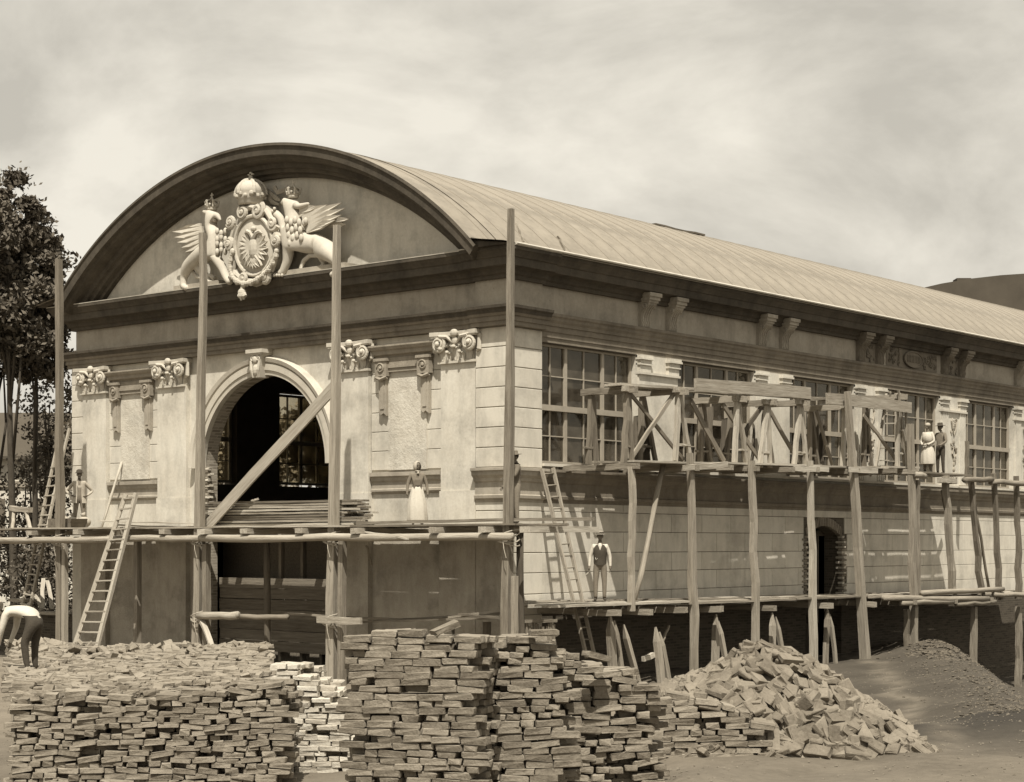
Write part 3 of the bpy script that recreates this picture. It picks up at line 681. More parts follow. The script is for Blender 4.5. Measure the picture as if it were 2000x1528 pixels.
def small_crown(m, px, py, h):
    c = q2(px, py); hh = h / PPM
    m.lathe([(.13, 0), (.15, .03), (.15, .08), (.17, .10)], c, 12)
    for k_ in range(6):
        t = k_ * math.pi / 3; m.tube([(c.x + .16 * math.cos(t), c.y + .16 * math.sin(t), c.z + .1), (c.x + .2 * math.cos(t), c.y + .2 * math.sin(t), c.z + .1 + hh * .3), (c.x + .05 * math.cos(t), c.y + .05 * math.sin(t), c.z + hh * .62)], [.03, .035, .02], 5)
        m.ball((c.x + .17 * math.cos(t + .5), c.y + .17 * math.sin(t + .5), c.z + .15), .035, n=6, m=4)
    m.ball((c.x, c.y, c.z + hh * .68), .045); m.box(c.x - .015, c.x + .015, c.y - .015, c.y + .015, c.z + hh * .7, c.z + hh); m.box(c.x - .012, c.x + .012, c.y - .06, c.y + .06, c.z + hh * .84, c.z + hh * .9)
def griffin(nd_, edges, feathers, crown, beak, extra):
    me = skin_mesh(pnodes(nd_), edges, 'chest', 2); me.materials.append(MATS['ornament']); m = MB()
    extra(m); join_mesh(me, m, 0); o = bpy.data.objects.new('griffin', me); link(o, arms)
    m = MB()
    for a, b, w, dx in feathers: feather(m, q2(*a, dx), q2(*b, dx), w / PPM)
    m.build('wing', 'ornament', arms)
    m = MB(); small_crown(m, *crown); m.build('griffin_crown', 'ornament', arms)
gr = dict(chest=(577, 466, 25, -.12), belly=(606, 479, 19, -.08), rump=(641, 474, 21, -.1), neck0=(573, 440, 19, -.1), neck1=(571, 416, 14, -.1), head=(569, 396, 12, -.12), beak0=(556, 392, 6, -.14), beak1=(549, 399, 2.2, -.15),
          f0=(564, 486, 13, -.2), f1=(561, 512, 9, -.2), f2=(552, 533, 8, -.22), f3=(543, 537, 6, -.28),
          r0=(556, 452, 10, -.1), r1=(549, 428, 8, -.12), r2=(535, 414, 8, -.15), h0=(648, 500, 16, -.18), h1=(660, 517, 8, -.18), h2=(655, 535, 7, -.2), h3=(644, 539, 6, -.24),
          g0=(630, 500, 12, .02), g1=(636, 517, 7, .0), g2=(620, 531, 6.5, -.04), g3=(606, 534, 6, -.08), t0=(658, 486, 5, 0), ear0=(583, 404, 6, -.1), ear1=(604, 398, 3, -.1))
ge = [('chest', 'belly'), ('belly', 'rump'), ('chest', 'neck0'), ('neck0', 'neck1'), ('neck1', 'head'), ('head', 'beak0'), ('beak0', 'beak1'), ('chest', 'f0'), ('f0', 'f1'), ('f1', 'f2'), ('f2', 'f3'), ('chest', 'r0'), ('r0', 'r1'), ('r1', 'r2'), ('rump', 'h0'), ('h0', 'h1'), ('h1', 'h2'), ('h2', 'h3'), ('rump', 'g0'), ('g0', 'g1'), ('g1', 'g2'), ('g2', 'g3'), ('rump', 't0'), ('head', 'ear0'), ('ear0', 'ear1')]
def ex_r(m):
    m.tube([q2(*p, -.1) for p in ((636, 512), (622, 500), (606, 499), (594, 509), (588, 524), (594, 531))], [.05, .06, .065, .065, .06, .09], 7)
    for i in range(13): m.ball(q2(560 + (i % 4) * 8 + (i // 4) * 2, 430 + (i // 4) * 15 + (i % 2) * 5, -.36), .05, .08, .11, 7, 5)
    for i in range(9): m.ball(q2(597 - i * 3.2, 432 + i * 5.2 - (i % 2) * 2, -.28), .06, .07, .10, 7, 5)
    for i in range(4): m.ball(q2(545 - i * 5 + 6, 538, -.3), .05, .045, .05, 6, 4); m.ball(q2(536 - i * 3, 408 + i * 5, -.24), .05, .045, .05, 6, 4)
griffin(gr, ge, [((592, 428), (668, 396), 12, -.1), ((594, 434), (674, 407), 12, -.13), ((596, 440), (668, 420), 12, -.16), ((598, 446), (656, 430), 11, -.19), ((600, 451), (642, 438), 10, -.2), ((640, 432), (682, 428), 12, .05), ((640, 440), (676, 438), 10, .05), ((586, 412), (622, 403), 11, -.05), ((585, 420), (640, 400), 10, -.04)], (573, 388, 36), None, ex_r)
gl_ = dict(chest=(430, 487, 19, -.18), belly=(402, 490, 19, -.06), rump=(377, 505, 21, -.06), neck0=(423, 466, 16, -.14), neck1=(410, 441, 12, -.1), head=(415, 419, 11, -.14), beak0=(426, 423, 5.5, -.16), beak1=(431, 431, 2, -.18), jaw=(421, 433, 3.5, -.15),
           f0=(420, 502, 12, -.22), f1=(434, 522, 9, -.24), f2=(444, 545, 8, -.28), f3=(451, 553, 6.5, -.34), h0=(368, 518, 15, -.14), h1=(359, 541, 8, -.12), h2=(358, 560, 7, -.16), h3=(367, 564, 6, -.22),
           g0=(386, 522, 12, .04), g1=(402, 538, 7, .0), g2=(408, 553, 6.5, -.06), g3=(417, 555, 6, -.12), ear0=(404, 416, 5, -.1), ear1=(396, 413, 2.5, -.1))
gle = [('chest', 'belly'), ('belly', 'rump'), ('chest', 'neck0'), ('neck0', 'neck1'), ('neck1', 'head'), ('head', 'beak0'), ('beak0', 'beak1'), ('head', 'jaw'), ('chest', 'f0'), ('f0', 'f1'), ('f1', 'f2'), ('f2', 'f3'), ('rump', 'h0'), ('h0', 'h1'), ('h1', 'h2'), ('h2', 'h3'), ('rump', 'g0'), ('g0', 'g1'), ('g1', 'g2'), ('g2', 'g3'), ('head', 'ear0'), ('ear0', 'ear1')]
def ex_l(m):
    m.tube([q2(*p, -.02) for p in ((372, 522), (384, 541), (400, 545), (410, 538), (420, 545))], [.05, .05, .05, .06, .08], 7)
    for i in range(12): m.ball(q2(424 + (i % 3) * 8, 452 + (i // 3) * 12 + (i % 2) * 4, -.32), .05, .07, .10, 7, 5)
    for i in range(8): m.ball(q2(398 + i * 2.2, 470 + i * 4.5, -.24), .05, .06, .10, 7, 5)
griffin(gl_, gle, [((396, 448), (337, 453), 12, -.1), ((397, 455), (341, 464), 12, -.13), ((398, 462), (347, 474), 12, -.16), ((399, 469), (355, 484), 11, -.18), ((400, 476), (362, 493), 10, -.2), ((392, 441), (352, 449), 10, -.08), ((388, 486), (352, 492), 10, .02)], (414, 412, 36), None, ex_l)
# shield
def ell(cx, cy, rx, ry, n_, dx, fn=None):
    return [q2(cx + rx * math.cos(t) * (fn(t) if fn else 1), cy - ry * math.sin(t) * (fn(t) if fn else 1), dx) for t in [2 * math.pi * i / n_ for i in range(n_)]]
def slab(m, ring, dx):
    n_ = len(ring); m.add([p for p in ring] + [Vector((p.x + dx, p.y, p.z)) for p in ring], [tuple(range(n_)), tuple(range(n_, 2 * n_))[::-1]] + [(i, (i + 1) % n_, n_ + (i + 1) % n_, n_ + i) for i in range(n_)])
m = MB(); slab(m, ell(497, 478, 51, 74, 28, -.22, lambda t: 1 + .06 * math.cos(4 * t) - .05 * math.cos(2 * t)), .5)
ring = ell(496, 480, 34, 54, 28, -.34)
for k_ in range(5):
    f = 1 - k_ / 5; rg = ell(496, 480, 34 * f, 54 * f, 28, -.30 - .10 * math.cos(f * math.pi / 2)); m.v += [tuple(p) for p in rg]
b = len(m.v) - 140
for k_ in range(4):
    for j in range(28): m.f.append((b + k_ * 28 + j, b + k_ * 28 + (j + 1) % 28, b + (k_ + 1) * 28 + (j + 1) % 28, b + (k_ + 1) * 28 + j))
m.f.append(tuple(b + 112 + j for j in range(28)))
shield = m.build('shield', 'ornament', arms, smooth=False)
m = MB(); rg = ell(496, 480, 37, 58, 36, -.33); m.tube(rg + [rg[0]], .055, 7, cap=False); m.build('shield_rim', 'ornament', shield)
m = MB()
for (cx, cy, r, sg, a_) in ((505, 412, 16, 1, 2.2), (476, 414, 14, -1, .9), (534, 437, 13, 1, 3.6), (452, 434, 12, -1, -.4), (541, 470, 12, -1, 1.5), (449, 478, 11, 1, 1.5), (478, 545, 12, 1, 4.2), (520, 540, 12, -1, 5.2)):
    c = q2(cx, cy, -.34); m.tube(spiral(c, r / PPM, .03, 1.6, a_, sgn=sg, n=26, lift=.08), [.075 - .035 * i / 25 for i in range(26)], 7); m.ball((c.x - .06, c.y, c.z), .06)
for pts in (((460, 440), (452, 470), (460, 500), (455, 530)), ((533, 445), (545, 462), (540, 500), (530, 530)), ((470, 415), (490, 405), (520, 412), (531, 430)), ((455, 530), (475, 548), (500, 550), (530, 530))):
    m.tube([q2(*p, -.3) for p in pts], .08, 7)
m.build('shield_scrolls', 'ornament', shield)
# double-headed eagle in relief
m = MB(); m.ball(q2(495, 484, -.42), .09, .16, .30, 10, 7)
for s_ in (-1, 1):
    m.tube([q2(495, 466, -.43), q2(495 + s_ * 6, 455, -.46), q2(495 + s_ * 12, 452, -.46), q2(495 + s_ * 17, 456, -.44)], [.07, .06, .055, .015], 6)
    for k_ in range(7):
        t = R(68 - k_ * 24); a_ = q2(495 + s_ * 7, 476 + k_ * 2.4, -.40); bb = q2(495 + s_ * (8 + 21 * math.cos(t)), 477 + k_ * 2.0 - 27 * math.sin(t), -.42); feather(m, a_, bb, .11, .03)
    m.tube([q2(495 + s_ * 4, 500, -.42), q2(495 + s_ * 13, 512, -.43), q2(495 + s_ * 16, 519, -.42)], [.05, .04, .03], 6)
for k_ in range(5): feather(m, q2(495, 500, -.41), q2(483 + k_ * 6, 526 - abs(k_ - 2) * 2, -.41), .1, .03)
m.ball(q2(495, 447, -.44), .07, .10, .07); m.build('double_eagle', 'ornament', shield)
# collar chain with the hanging fleece
m = MB(); ch = [(454, 492), (450, 508), (449, 524), (453, 540), (463, 550), (476, 555), (490, 552), (503, 546), (515, 537), (525, 526), (533, 513), (538, 500), (541, 486)]
for a_, b_ in zip(ch[:-1], ch[1:]):
    for k_ in range(3): t = k_ / 3; m.ball(q2(a_[0] + (b_[0] - a_[0]) * t, a_[1] + (b_[1] - a_[1]) * t, -.42), .07, .06 + .03 * (k_ == 0), .07 + .03 * (k_ == 0), 7, 5)
m.build('collar_chain', 'ornament', arms)
m = MB(); fl = lambda x_, y_, d=0: PX(x_, y_, -.68 + d)
m.tube([PX(474, 556, -.6), fl(474, 563), fl(473, 569)], [.05, .06, .09], 7); m.ball(fl(473, 572), .11, .13, .12)
for dx_, l_ in ((-6, 581), (-2, 587), (3, 585), (6, 579)): m.tube([fl(473 + dx_ * .5, 573, -.05), fl(473 + dx_, 579, -.07), fl(473 + dx_ * 1.05, l_, -.05)], [.06, .055, .03], 6)
m.build('golden_fleece', 'ornament', arms)
# large crown
m = MB(); c = q2(490, 402, -.15); k_ = 1 / PPM
m.lathe([(22 * k_, 0), (25 * k_, 3 * k_), (25 * k_, 10 * k_), (28 * k_, 13 * k_), (27 * k_, 17 * k_), (30 * k_, 24 * k_), (30 * k_, 32 * k_), (25 * k_, 41 * k_), (16 * k_, 47 * k_), (5 * k_, 49 * k_)], c, 22, 1, 1)
crn = m.build('crown', 'ornament', arms, smooth=True); m = MB()
for tt in (0, math.pi / 3, 2 * math.pi / 3):
    m.tube([(c.x + 32 * k_ * math.cos(f) * math.cos(tt), c.y + 32 * k_ * math.cos(f) * math.sin(tt), c.z + 20 * k_ + 31 * k_ * math.sin(f)) for f in [math.pi * i / 14 for i in range(15)]], .05, 6)
for j in range(14):
    t = 2 * math.pi * j / 14; m.ball((c.x + 28 * k_ * math.cos(t), c.y + 28 * k_ * math.sin(t), c.z + (16 + 4 * (j % 2)) * k_), .06 + .02 * (j % 2), n=7, m=5)
m.ball((c.x, c.y, c.z + 54 * k_), .07); m.box(c.x - .025, c.x + .025, c.y - .03, c.y + .03, c.z + 56 * k_, c.z + 66 * k_); m.box(c.x - .025, c.x + .025, c.y - .10, c.y + .10, c.z + 60 * k_, c.z + 62.5 * k_); m.build('crown_arches', 'ornament', crn)
m = MB()
for pts in (((520, 372), (540, 388), (548, 392)), ((520, 380), (532, 395), (545, 400)), ((536, 366), (542, 376), (556, 372), (562, 364))): m.tube([q2(*p, .2) for p in pts], [.07] * (len(pts) - 1) + [.03], 6, flat=.5)
m.build('ribbon', 'plaster_grey', arms)
for (a_, b_) in ((350, 438), (532, 684)):
    m = MB(); p0, p1 = q2(a_, 560), q2(b_, 540); m.box(XA - .2, .14, p1.y, p0.y, 10.3, 10.44); m.build('plinth', 'plaster_grey', arms)

# ------------------------------------------------------------------ scaffolding on the front
FX = -2.3                                        # line of the front posts
fsc = empty('front_scaffold', (FX, YC, 0), 'timber pole scaffold with plank deck standing before the arched front', 'scaffold')
def post_front(pt, pb, x, w0, w1, mt='wood', zb=-.6):
    a = PX(*pb, x); b = PX(*pt, x); d = (b - a) / (b.z - a.z); a2 = a + d * (zb - a.z)
    return timber('post', a2, b, w0, w0 * .95, mt, fsc, taper=w1 / w0, jit=.022, seg=9, roll=R(8))
post_front((115, 507), (119, 1270), FX, .22, .15, 'wood_mid'); post_front((397, 455), (388, 1275), FX, .25, .14, 'wood'); post_front((659, 440), (648, 1355), FX, .27, .14, 'wood'); post_front((999, 408), (990, 1290), FX, .24, .12, 'wood')
for (px, x, ztop, zb, w) in ((403, FX - .05, 3.3, -.5, .16), (668, FX - .03, 3.42, -.5, .15), (1004, FX - .06, 2.6, -.4, .12), (127, FX, 3.4, -.5, .13)):
    p = PX(px, 1150, x); timber('post', (x, p.y, zb), (x, p.y, ztop), w, w, 'wood', fsc, seg=5)
ZL = 3.47
for (pa, pb, w) in (((-40, 1057), (398, 1051), .19), ((392, 1052), (1000, 1049), .19)):
    timber('ledger', PX(*pa, FX - .26), PX(*pb, FX - .26), w, w, 'wood_light', fsc, round_=True, jit=.02, seg=9, taper=.9)
for px in (60, 150, 235, 320, 400, 480, 587, 697, 853, 950, 1028):
    p = PX(px, 1042, FX - .3); w = random.uniform(.2, .27); timber('putlog', (FX - .34 - random.uniform(0, .1), p.y, 3.62), (.1, p.y + .2, 3.62), w, .13, 'wood_light', fsc, jit=.015)
# deck planks
for r_ in range(9):
    x = FX - .05 + r_ * .265; y = -2.1 + random.uniform(-.4, .3)
    if r_ == 2: y = -3.2
    while y < 21:
        L_ = random.uniform(3.8, 5.4) if r_ < 8 else random.uniform(1.6, 3.4)
        if not (r_ == 8 and random.random() < .35): timber('deck_plank', (x, y, 3.715 + random.uniform(0, .02)), (x, min(y + L_, 22), 3.715 + random.uniform(0, .03)), .262 if random.random() < .8 else .24, .045, random.choice(('wood', 'wood_light', 'wood_mid')), fsc, jit=.006); y += L_ - random.uniform(-.02, .15)
a = PX(700, 1036, -1.9); b = PX(1158, 1028, -1.5); timber('deck_plank', (a.x, a.y, 3.80), (b.x, b.y, 3.86), .16, .07, 'wood', fsc, jit=.012)
# props under the deck, lashings, odd rails nailed to the posts
for px, pb, x, w, mt, rd in ((268, 1262, -1.6, .16, 'wood', False), (522, 1285, -1.3, .17, 'wood_dark', True), (1017, 1230, -2.0, .16, 'wood_dark', True)):
    p = PX(px, pb, x); timber('prop', (p.x, p.y, -.4), (p.x, p.y, 3.56), w, w, mt, fsc, round_=rd)
timber('rail', PX(388, 1204, FX - .2), PX(465, 1203, FX - .2), .2, .16, 'wood_light', fsc, round_=True); timber('rail', PX(465, 1205, FX - .1), PX(562, 1206, FX + .1), .13, .13, 'wood_mid', fsc, round_=True)
timber('rail', PX(620, 1211, FX - .25), PX(705, 1214, FX - .25), .07, .16, 'wood_light', fsc)
timber('strut', PX(394, 1212, FX - .15), PX(420, 1280, FX - .6), .13, .08, 'wood_light', fsc)
timber('strut', PX(716, 1066, -.9), PX(726, 1104, -.2), .04, .04, 'wood_light', fsc)
for px, py in ((392, 1055), (651, 1052), (993, 1050), (118, 1055), (650, 1212), (392, 1205)):
    c = PX(px, py, FX); m = MB()
    for k_ in range(4): m.tube([(c.x + .25 * math.cos(t), c.y + .25 * math.sin(t), c.z - .1 + .06 * k_ + .09 * math.sin(t + k_)) for t in [2 * math.pi * i / 12 for i in range(13)]], .014, 5)
    m.tube([(c.x - .26, c.y - .05, c.z), (c.x - .3, c.y - .12, c.z - .25), (c.x - .27, c.y - .16, c.z - .45)], .01, 4)
    m.build('rope_lashing', 'rope', fsc)
# diagonal brace plank
dbr = timber('brace_plank', PX(399, 1034, FX + .28), PX(656, 752, FX + .28), .30, .055, 'wood_light', roll=R(90), jit=.01); tag(dbr, 'broad plank leaning diagonally between two posts across the gateway arch', 'plank')
# boards stacked on the front deck below the arch
for lay in range(9):
    for k_ in range(4):
        y0 = PX(722 - lay * 2 + random.uniform(-22, 10), 1010, -1.4).y; y1 = PX(400 + random.uniform(-6, 12) + lay * 3, 1010, -1.4).y; x = -1.75 + k_ * .21 + random.uniform(-.03, .03); z = 3.79 + lay * .07
        o = timber('board', (x, y0, z + random.uniform(0, .012)), (x + random.uniform(-.04, .04), y1, z + random.uniform(0, .03)), .20, .05, random.choice(('wood', 'wood_light', 'wood_light', 'wood_mid')), jit=.006)
        tag(o, 'long sawn board in the stack lying on the front deck below the arch', 'board', 'boards stacked below the arch')
for i, (pa, pb, w) in enumerate((((400, 1004), (640, 990), .16), ((418, 997), (700, 984), .16), ((490, 983), (505, 978), .2))):
    o = timber('board', PX(*pa, -1.5) + Vector((0, 0, .05)), PX(*pb, -1.35) + Vector((0, 0, .05)), w, .05, 'wood_light'); tag(o, ('pale board tipped on the front edge of the board stack', 'pale board lying topmost on the board stack below the arch', 'short offcut of wood on top of the board stack')[i], 'board')
for i, (pa, pb, xa, xb, lab) in enumerate((((195, 1018), (388, 1024), -2.0, -1.7, 'thin lath lying along the front deck beside the ladder top'), ((230, 1026), (380, 1030), -1.9, -1.6, 'plank lying loose on the deck between ladder and gateway post'), ((690, 1036), (800, 1052), -2.3, -2.62, 'warped board hanging over the deck edge beside the middle post'))):
    o = timber('plank', PX(*pa, xa), PX(*pb, xb), .16, .035, 'wood_light'); tag(o, lab, 'plank')
o = timber('pole', PX(197, 1036, -.75), PX(238, 903, .03), .07, .07, 'wood_light', round_=True, seg=4); tag(o, 'thin pole leaning on the wall above the left belt course', 'pole')
# lumber and fence below the deck by the corner
for i, (pa, pb, xa, xb) in enumerate((((560, 1199), (800, 1212), -1.6, -1.2), ((700, 1215), (985, 1206), -1.2, -1.6), ((735, 1213), (985, 1198), -1.0, -1.3), ((880, 1206), (1000, 1192), -1.9, -1.7), ((900, 1200), (990, 1210), -2.0, -1.9))):
    o = timber('plank', PX(*pa, xa), PX(*pb, xb), .2, .05, ('wood_mid', 'wood', 'wood_mid', 'wood', 'wood_dark')[i]); tag(o, 'old plank in the loose row under the deck beside the corner', 'plank', 'planks under the front deck')
for k_ in range(2):
    o = timber('trestle_leg', PX(880 + k_ * 70, 1215, -1.4), PX(880 + k_ * 70, 1290, -1.4), .14, .14, 'wood_dark', fsc)
fen = empty('stake_fence', tuple(PX(1045, 1250, -1.2)), 'low fence of thin upright stakes beside the corner post', 'fence')
for k_ in range(15):
    p = PX(1010 + k_ * 5.2, 1250, -1.15); timber('stake', (p.x, p.y, .0), (p.x + random.uniform(-.02, .02), p.y, 1.52 + random.uniform(-.08, .05)), .045, .045, 'wood_mid', fen, seg=3)
p0, p1 = PX(1008, 1215, -1.2), PX(1088, 1212, -1.2); timber('rail', p0, p1, .05, .07, 'wood', fen)

# ------------------------------------------------------------------ scaffolding on the long side
SY = -2.2
ssc = empty('side_scaffold', (10, SY, 0), 'two-tier timber scaffold with plank decks along the windowed side wall', 'scaffold')
def post_side(a_, b_, y, w0, w1, mt='wood', zb=None, point=False, y2=None):
    a = PY(*b_, y); b = PY(*a_, y if y2 is None else y2); d = (b - a) / (b.z - a.z)
    if zb is not None: a = a + d * (zb - a.z)
    return timber('post', a, b, w0 * .76, w0 * .68, mt, ssc, taper=w1 / w0, jit=.022, seg=8, point=point)
for a_, b_, w0, w1, zb, pt, mt in (((1233, 912), (1234, 1170), .19, .17, 1.7, False, 'wood'), ((1349, 885), (1355, 1305), .26, .19, -.9, False, 'wood'), ((1467, 900), (1477, 1265), .24, .2, -.9, False, 'wood'), ((1583, 900), (1590, 1305), .25, .2, -.9, False, 'wood_light'), ((1655, 765), (1692, 1300), .36, .22, -1.2, False, 'wood'),
                                   ((1779, 828), (1786, 1290), .3, .22, -1.4, False, 'wood'), ((1790, 938), (1790, 1160), .26, .22, 1.6, False, 'wood'), ((1770, 1190), (1772, 1300), .22, .2, -1.6, False, 'wood_mid'), ((1846, 930), (1862, 1165), .26, .24, 1.5, False, 'wood'), ((1897, 938), (1915, 1150), .24, .2, 1.5, False, 'wood_mid'), ((1940, 925), (1952, 1150), .24, .2, 1.5, False, 'wood_mid'), ((1902, 1185), (1903, 1335), .26, .24, -2.2, False, 'wood'), ((1985, 930), (1990, 1150), .24, .2, 1.5, False, 'wood_mid'), ((1990, 1185), (1990, 1335), .26, .24, -2.2, False, 'wood')):
    post_side(a_, b_, SY, w0, w1, mt, zb, pt)
timber('pole', PY(1297, 905, -1.5), PY(1241, 1172, -1.9), .14, .14, 'wood', ssc, round_=True, jit=.02); timber('pole', PY(1904, 985, -2.0), PY(1932, 1150, -2.0), .09, .09, 'wood_mid', ssc, round_=True)
timber('pole', PY(1840, 960, -1.2), PY(1848, 1000, -.3), .1, .1, 'wood_dark', ssc, round_=True)
# lower deck
for r_ in range(8):
    y = -.22 - r_ * .27; u = -.9 + random.uniform(-.5, .3) + (0 if r_ > 2 else 1.0)
    while u < 26:
        L_ = random.uniform(3.6, 5.6); z = 1.86 - .0085 * u + random.uniform(0, .05)
        timber('deck_plank', (u, y, z + random.uniform(-.01, .03)), (u + L_, y + random.uniform(-.03, .03), z - .0085 * L_ + random.uniform(-.01, .04)), random.uniform(.255, .268) if random.random() < .85 else .23, .05, random.choice(('wood', 'wood_light', 'wood_light', 'wood')), ssc, jit=.008); u += L_ - random.uniform(-.05, .4)
for px in (1200, 1262, 1330, 1400, 1505, 1615, 1700, 1780, 1860, 1930):
    p = PY(px, 1180, SY - .15); timber('putlog', (p.x, SY - .3, 1.70 - .0085 * p.x), (p.x + .1, .12, 1.70 - .0085 * p.x), .17, .15, 'wood', ssc, jit=.015)
for pa, pb in (((1760, 1178), (1860, 1175)), ((1868, 1179), (1945, 1177)), ((1725, 1168), (1930, 1170)), ((1800, 1160), (1960, 1150)), ((1940, 1162), (2030, 1160))):
    timber('ledger', PY(*pa, SY - .2), PY(*pb, SY - .2), .16, .16, 'wood', ssc, round_=True, jit=.02)
# split props under the lower deck
for (xa, ya, xb, yb, w) in ((1191, 1203, 1197, 1312, .2), (1200, 1212, 1214, 1312, .14), (1217, 1220, 1240, 1310, .14), (1281, 1225, 1291, 1335, .18), (1288, 1235, 1306, 1335, .14), (1398, 1200, 1397, 1272, .18), (1403, 1212, 1414, 1275, .13), (1508, 1197, 1509, 1265, .17), (1515, 1205, 1526, 1268, .13), (1616, 1185, 1612, 1306, .15), (1622, 1200, 1634, 1306, .12)):
    a = PY(xb, yb, SY + .1); b = PY(xa, ya, SY + .15); d = (b - a) / (b.z - a.z); a2 = a + d * (-.7 - a.z); b2 = b + d * (1.72 - b.z) * .0
    timber('prop', a2, b2, w, w * .7, 'wood', ssc, point=True, jit=.01, seg=4)
timber('rail', PY(1255, 1287, SY + .2), PY(1280, 1279, SY + .2), .09, .12, 'wood_light', ssc); timber('strut', PY(1290, 1260, SY + .3), PY(1307, 1222, SY + .3), .05, .05, 'wood', ssc)
# upper deck
for r_ in range(6):
    y = -.5 - r_ * .27; u = 3.35 - .2 * r_ + random.uniform(-.15, .15) - (.9 if r_ == 3 else 0)
    while u < 16:
        L_ = min(random.uniform(3.6, 5.6), 17.2 - u); z = 5.22 + .022 * u + random.uniform(0, .04)
        timber('deck_plank', (u, y, z), (u + L_, y + random.uniform(-.03, .03), z + .022 * L_), random.uniform(.255, .268), .05, random.choice(('wood', 'wood_light', 'wood_light')), ssc, jit=.008); u += L_ - random.uniform(-.05, .2)
for px, L0 in ((1236, 0), (1352, .15), (1420, 0), (1470, .1), (1540, 0), (1588, .45), (1668, .4), (1740, .2), (1780, .3)):
    p = PY(px, 915, SY); zz_ = 5.11 + .022 * p.x; timber('putlog', (p.x, SY - .15, zz_), (p.x + .1, .1, zz_), .18, .14, 'wood', ssc, jit=.015)
for pa, pb in (((1336, 914), (1420, 908)), ((1552, 915), (1618, 917)), ((1660, 918), (1712, 921))): timber('rail', PY(*pa, SY - .12), PY(*pb, SY - .12), .07, .14, 'wood_light', ssc)
# right-hand end of the upper deck, lower by a hand
for r_ in range(5):
    y = -.45 - r_ * .28; timber('deck_plank', (16.6, y, 5.50), (21.4, y, 5.52), .24, .05, 'wood_mid', ssc, jit=.008)
timber('putlog', PY(1838, 938, SY - .1), PY(1862, 940, SY - .1), .3, .16, 'wood_light', ssc); timber('putlog', PY(1785, 927, SY - .1), PY(1806, 930, SY - .1), .2, .16, 'wood_light', ssc, round_=True)
timber('ledger', PY(1884, 938, SY - .15), PY(1938, 937, SY - .15), .18, .18, 'wood', ssc, round_=True, jit=.02); timber('ledger', PY(1936, 941, SY - .15), PY(2030, 946, SY - .15), .18, .18, 'wood', ssc, round_=True, jit=.02)
timber('post', PY(1888, 945, -.7), PY(1889, 862, -.7), .12, .1, 'wood_mid', ssc)

# trestles on the upper deck: A-frames with two spread legs front and back, cap beam, tie, brace
TR = [((1325, 765), (1318, 898), (1349, 902), 1), ((1440, 780), (1434, 906), (1457, 909), 2), ((1498, 788), (1484, 910), (1504, 912), 3), ((1563, 788), (1551, 910), (1575, 912), 4), ((1650, 795), (1646, 912), (1664, 915), 5), ((1755, 776), (1752, 916), (1768, 918), 6), ((1226, 762), (1218, 902), (1233, 903), 0)]
ordn = ['first', 'second', 'third', 'fourth', 'fifth', 'sixth', 'seventh']
for top, la, lb, i in TR:
    pt = PY(*top, -1.75); tr = empty('trestle', (pt.x, -1.2, 5.3), 'wooden trestle on the upper side deck, %s in the row from the building corner' % ordn[i], 'trestle', 'trestles on the upper side deck')
    mt = 'wood_mid' if i in (0,) else 'wood_light'
    for yy, m_ in ((-1.75, mt), (-.55, 'wood_mid')):
        dy = yy + 1.75
        for leg, w in ((la, .13), (lb, .11)):
            q = PY(*leg, -1.75); timber('leg', (q.x + dy * .15, yy, q.z - .03), (pt.x + dy * .1 + (0 if leg is la else .05), yy, pt.z - .05), w, w * .8, m_, tr, jit=.012)
        qa, qb = PY(*la, -1.75), PY(*lb, -1.75); zt = qa.z + (pt.z - qa.z) * .22; f = .2
        timber('tie', (qa.x + (pt.x - qa.x) * f - .04, yy, zt), (qb.x + (pt.x - qb.x) * f + .04, yy, zt), .08, .05, m_, tr)
    timber('cap_beam', (pt.x, -2.0, pt.z + .0), (pt.x + .1, -.3, pt.z + .02), .17, .16, 'wood', tr, jit=.015); timber('cap_block', (pt.x - .22, -1.78, pt.z + .02), (pt.x + .22, -1.78, pt.z + .04), .14, .13, 'wood_light', tr)
for a_, b_, ya, yb, w, mt, lab in (((1230, 768), (1335, 898), -1.5, -1.5, .09, 'wood_mid', 'first'), ((1318, 767), (1229, 900), -1.62, -1.62, .11, 'wood', None), ((1349, 783), (1414, 902), -1.6, -1.6, .15, 'wood_mid', None), ((1410, 788), (1492, 911), -1.1, -1.1, .12, 'wood_mid', None), ((1504, 804), (1565, 911), -1.4, -1.4, .12, 'wood_mid', None), ((1594, 804), (1627, 912), -1.4, -1.4, .11, 'wood_mid', None), ((1687, 811), (1753, 902), -1.5, -1.5, .11, 'wood_mid', None), ((1490, 790), (1450, 850), -.8, -.8, .14, 'wood_dark', None)):
    timber('brace', PY(*a_, ya), PY(*b_, yb), w, .05, mt, ssc, jit=.01, roll=R(90))
for k_ in range(9):      # rough bark boards standing behind the trestles
    px = (1240, 1262, 1365, 1382, 1412, 1468, 1590, 1602, 1688)[k_]; a = PY(px, 903, -.45); b = PY(px + random.uniform(-4, 6), random.uniform(790, 830), -.3); timber('bark_board', a, b, .22, .05, 'wood_dark', ssc, jit=.02, roll=R(90))
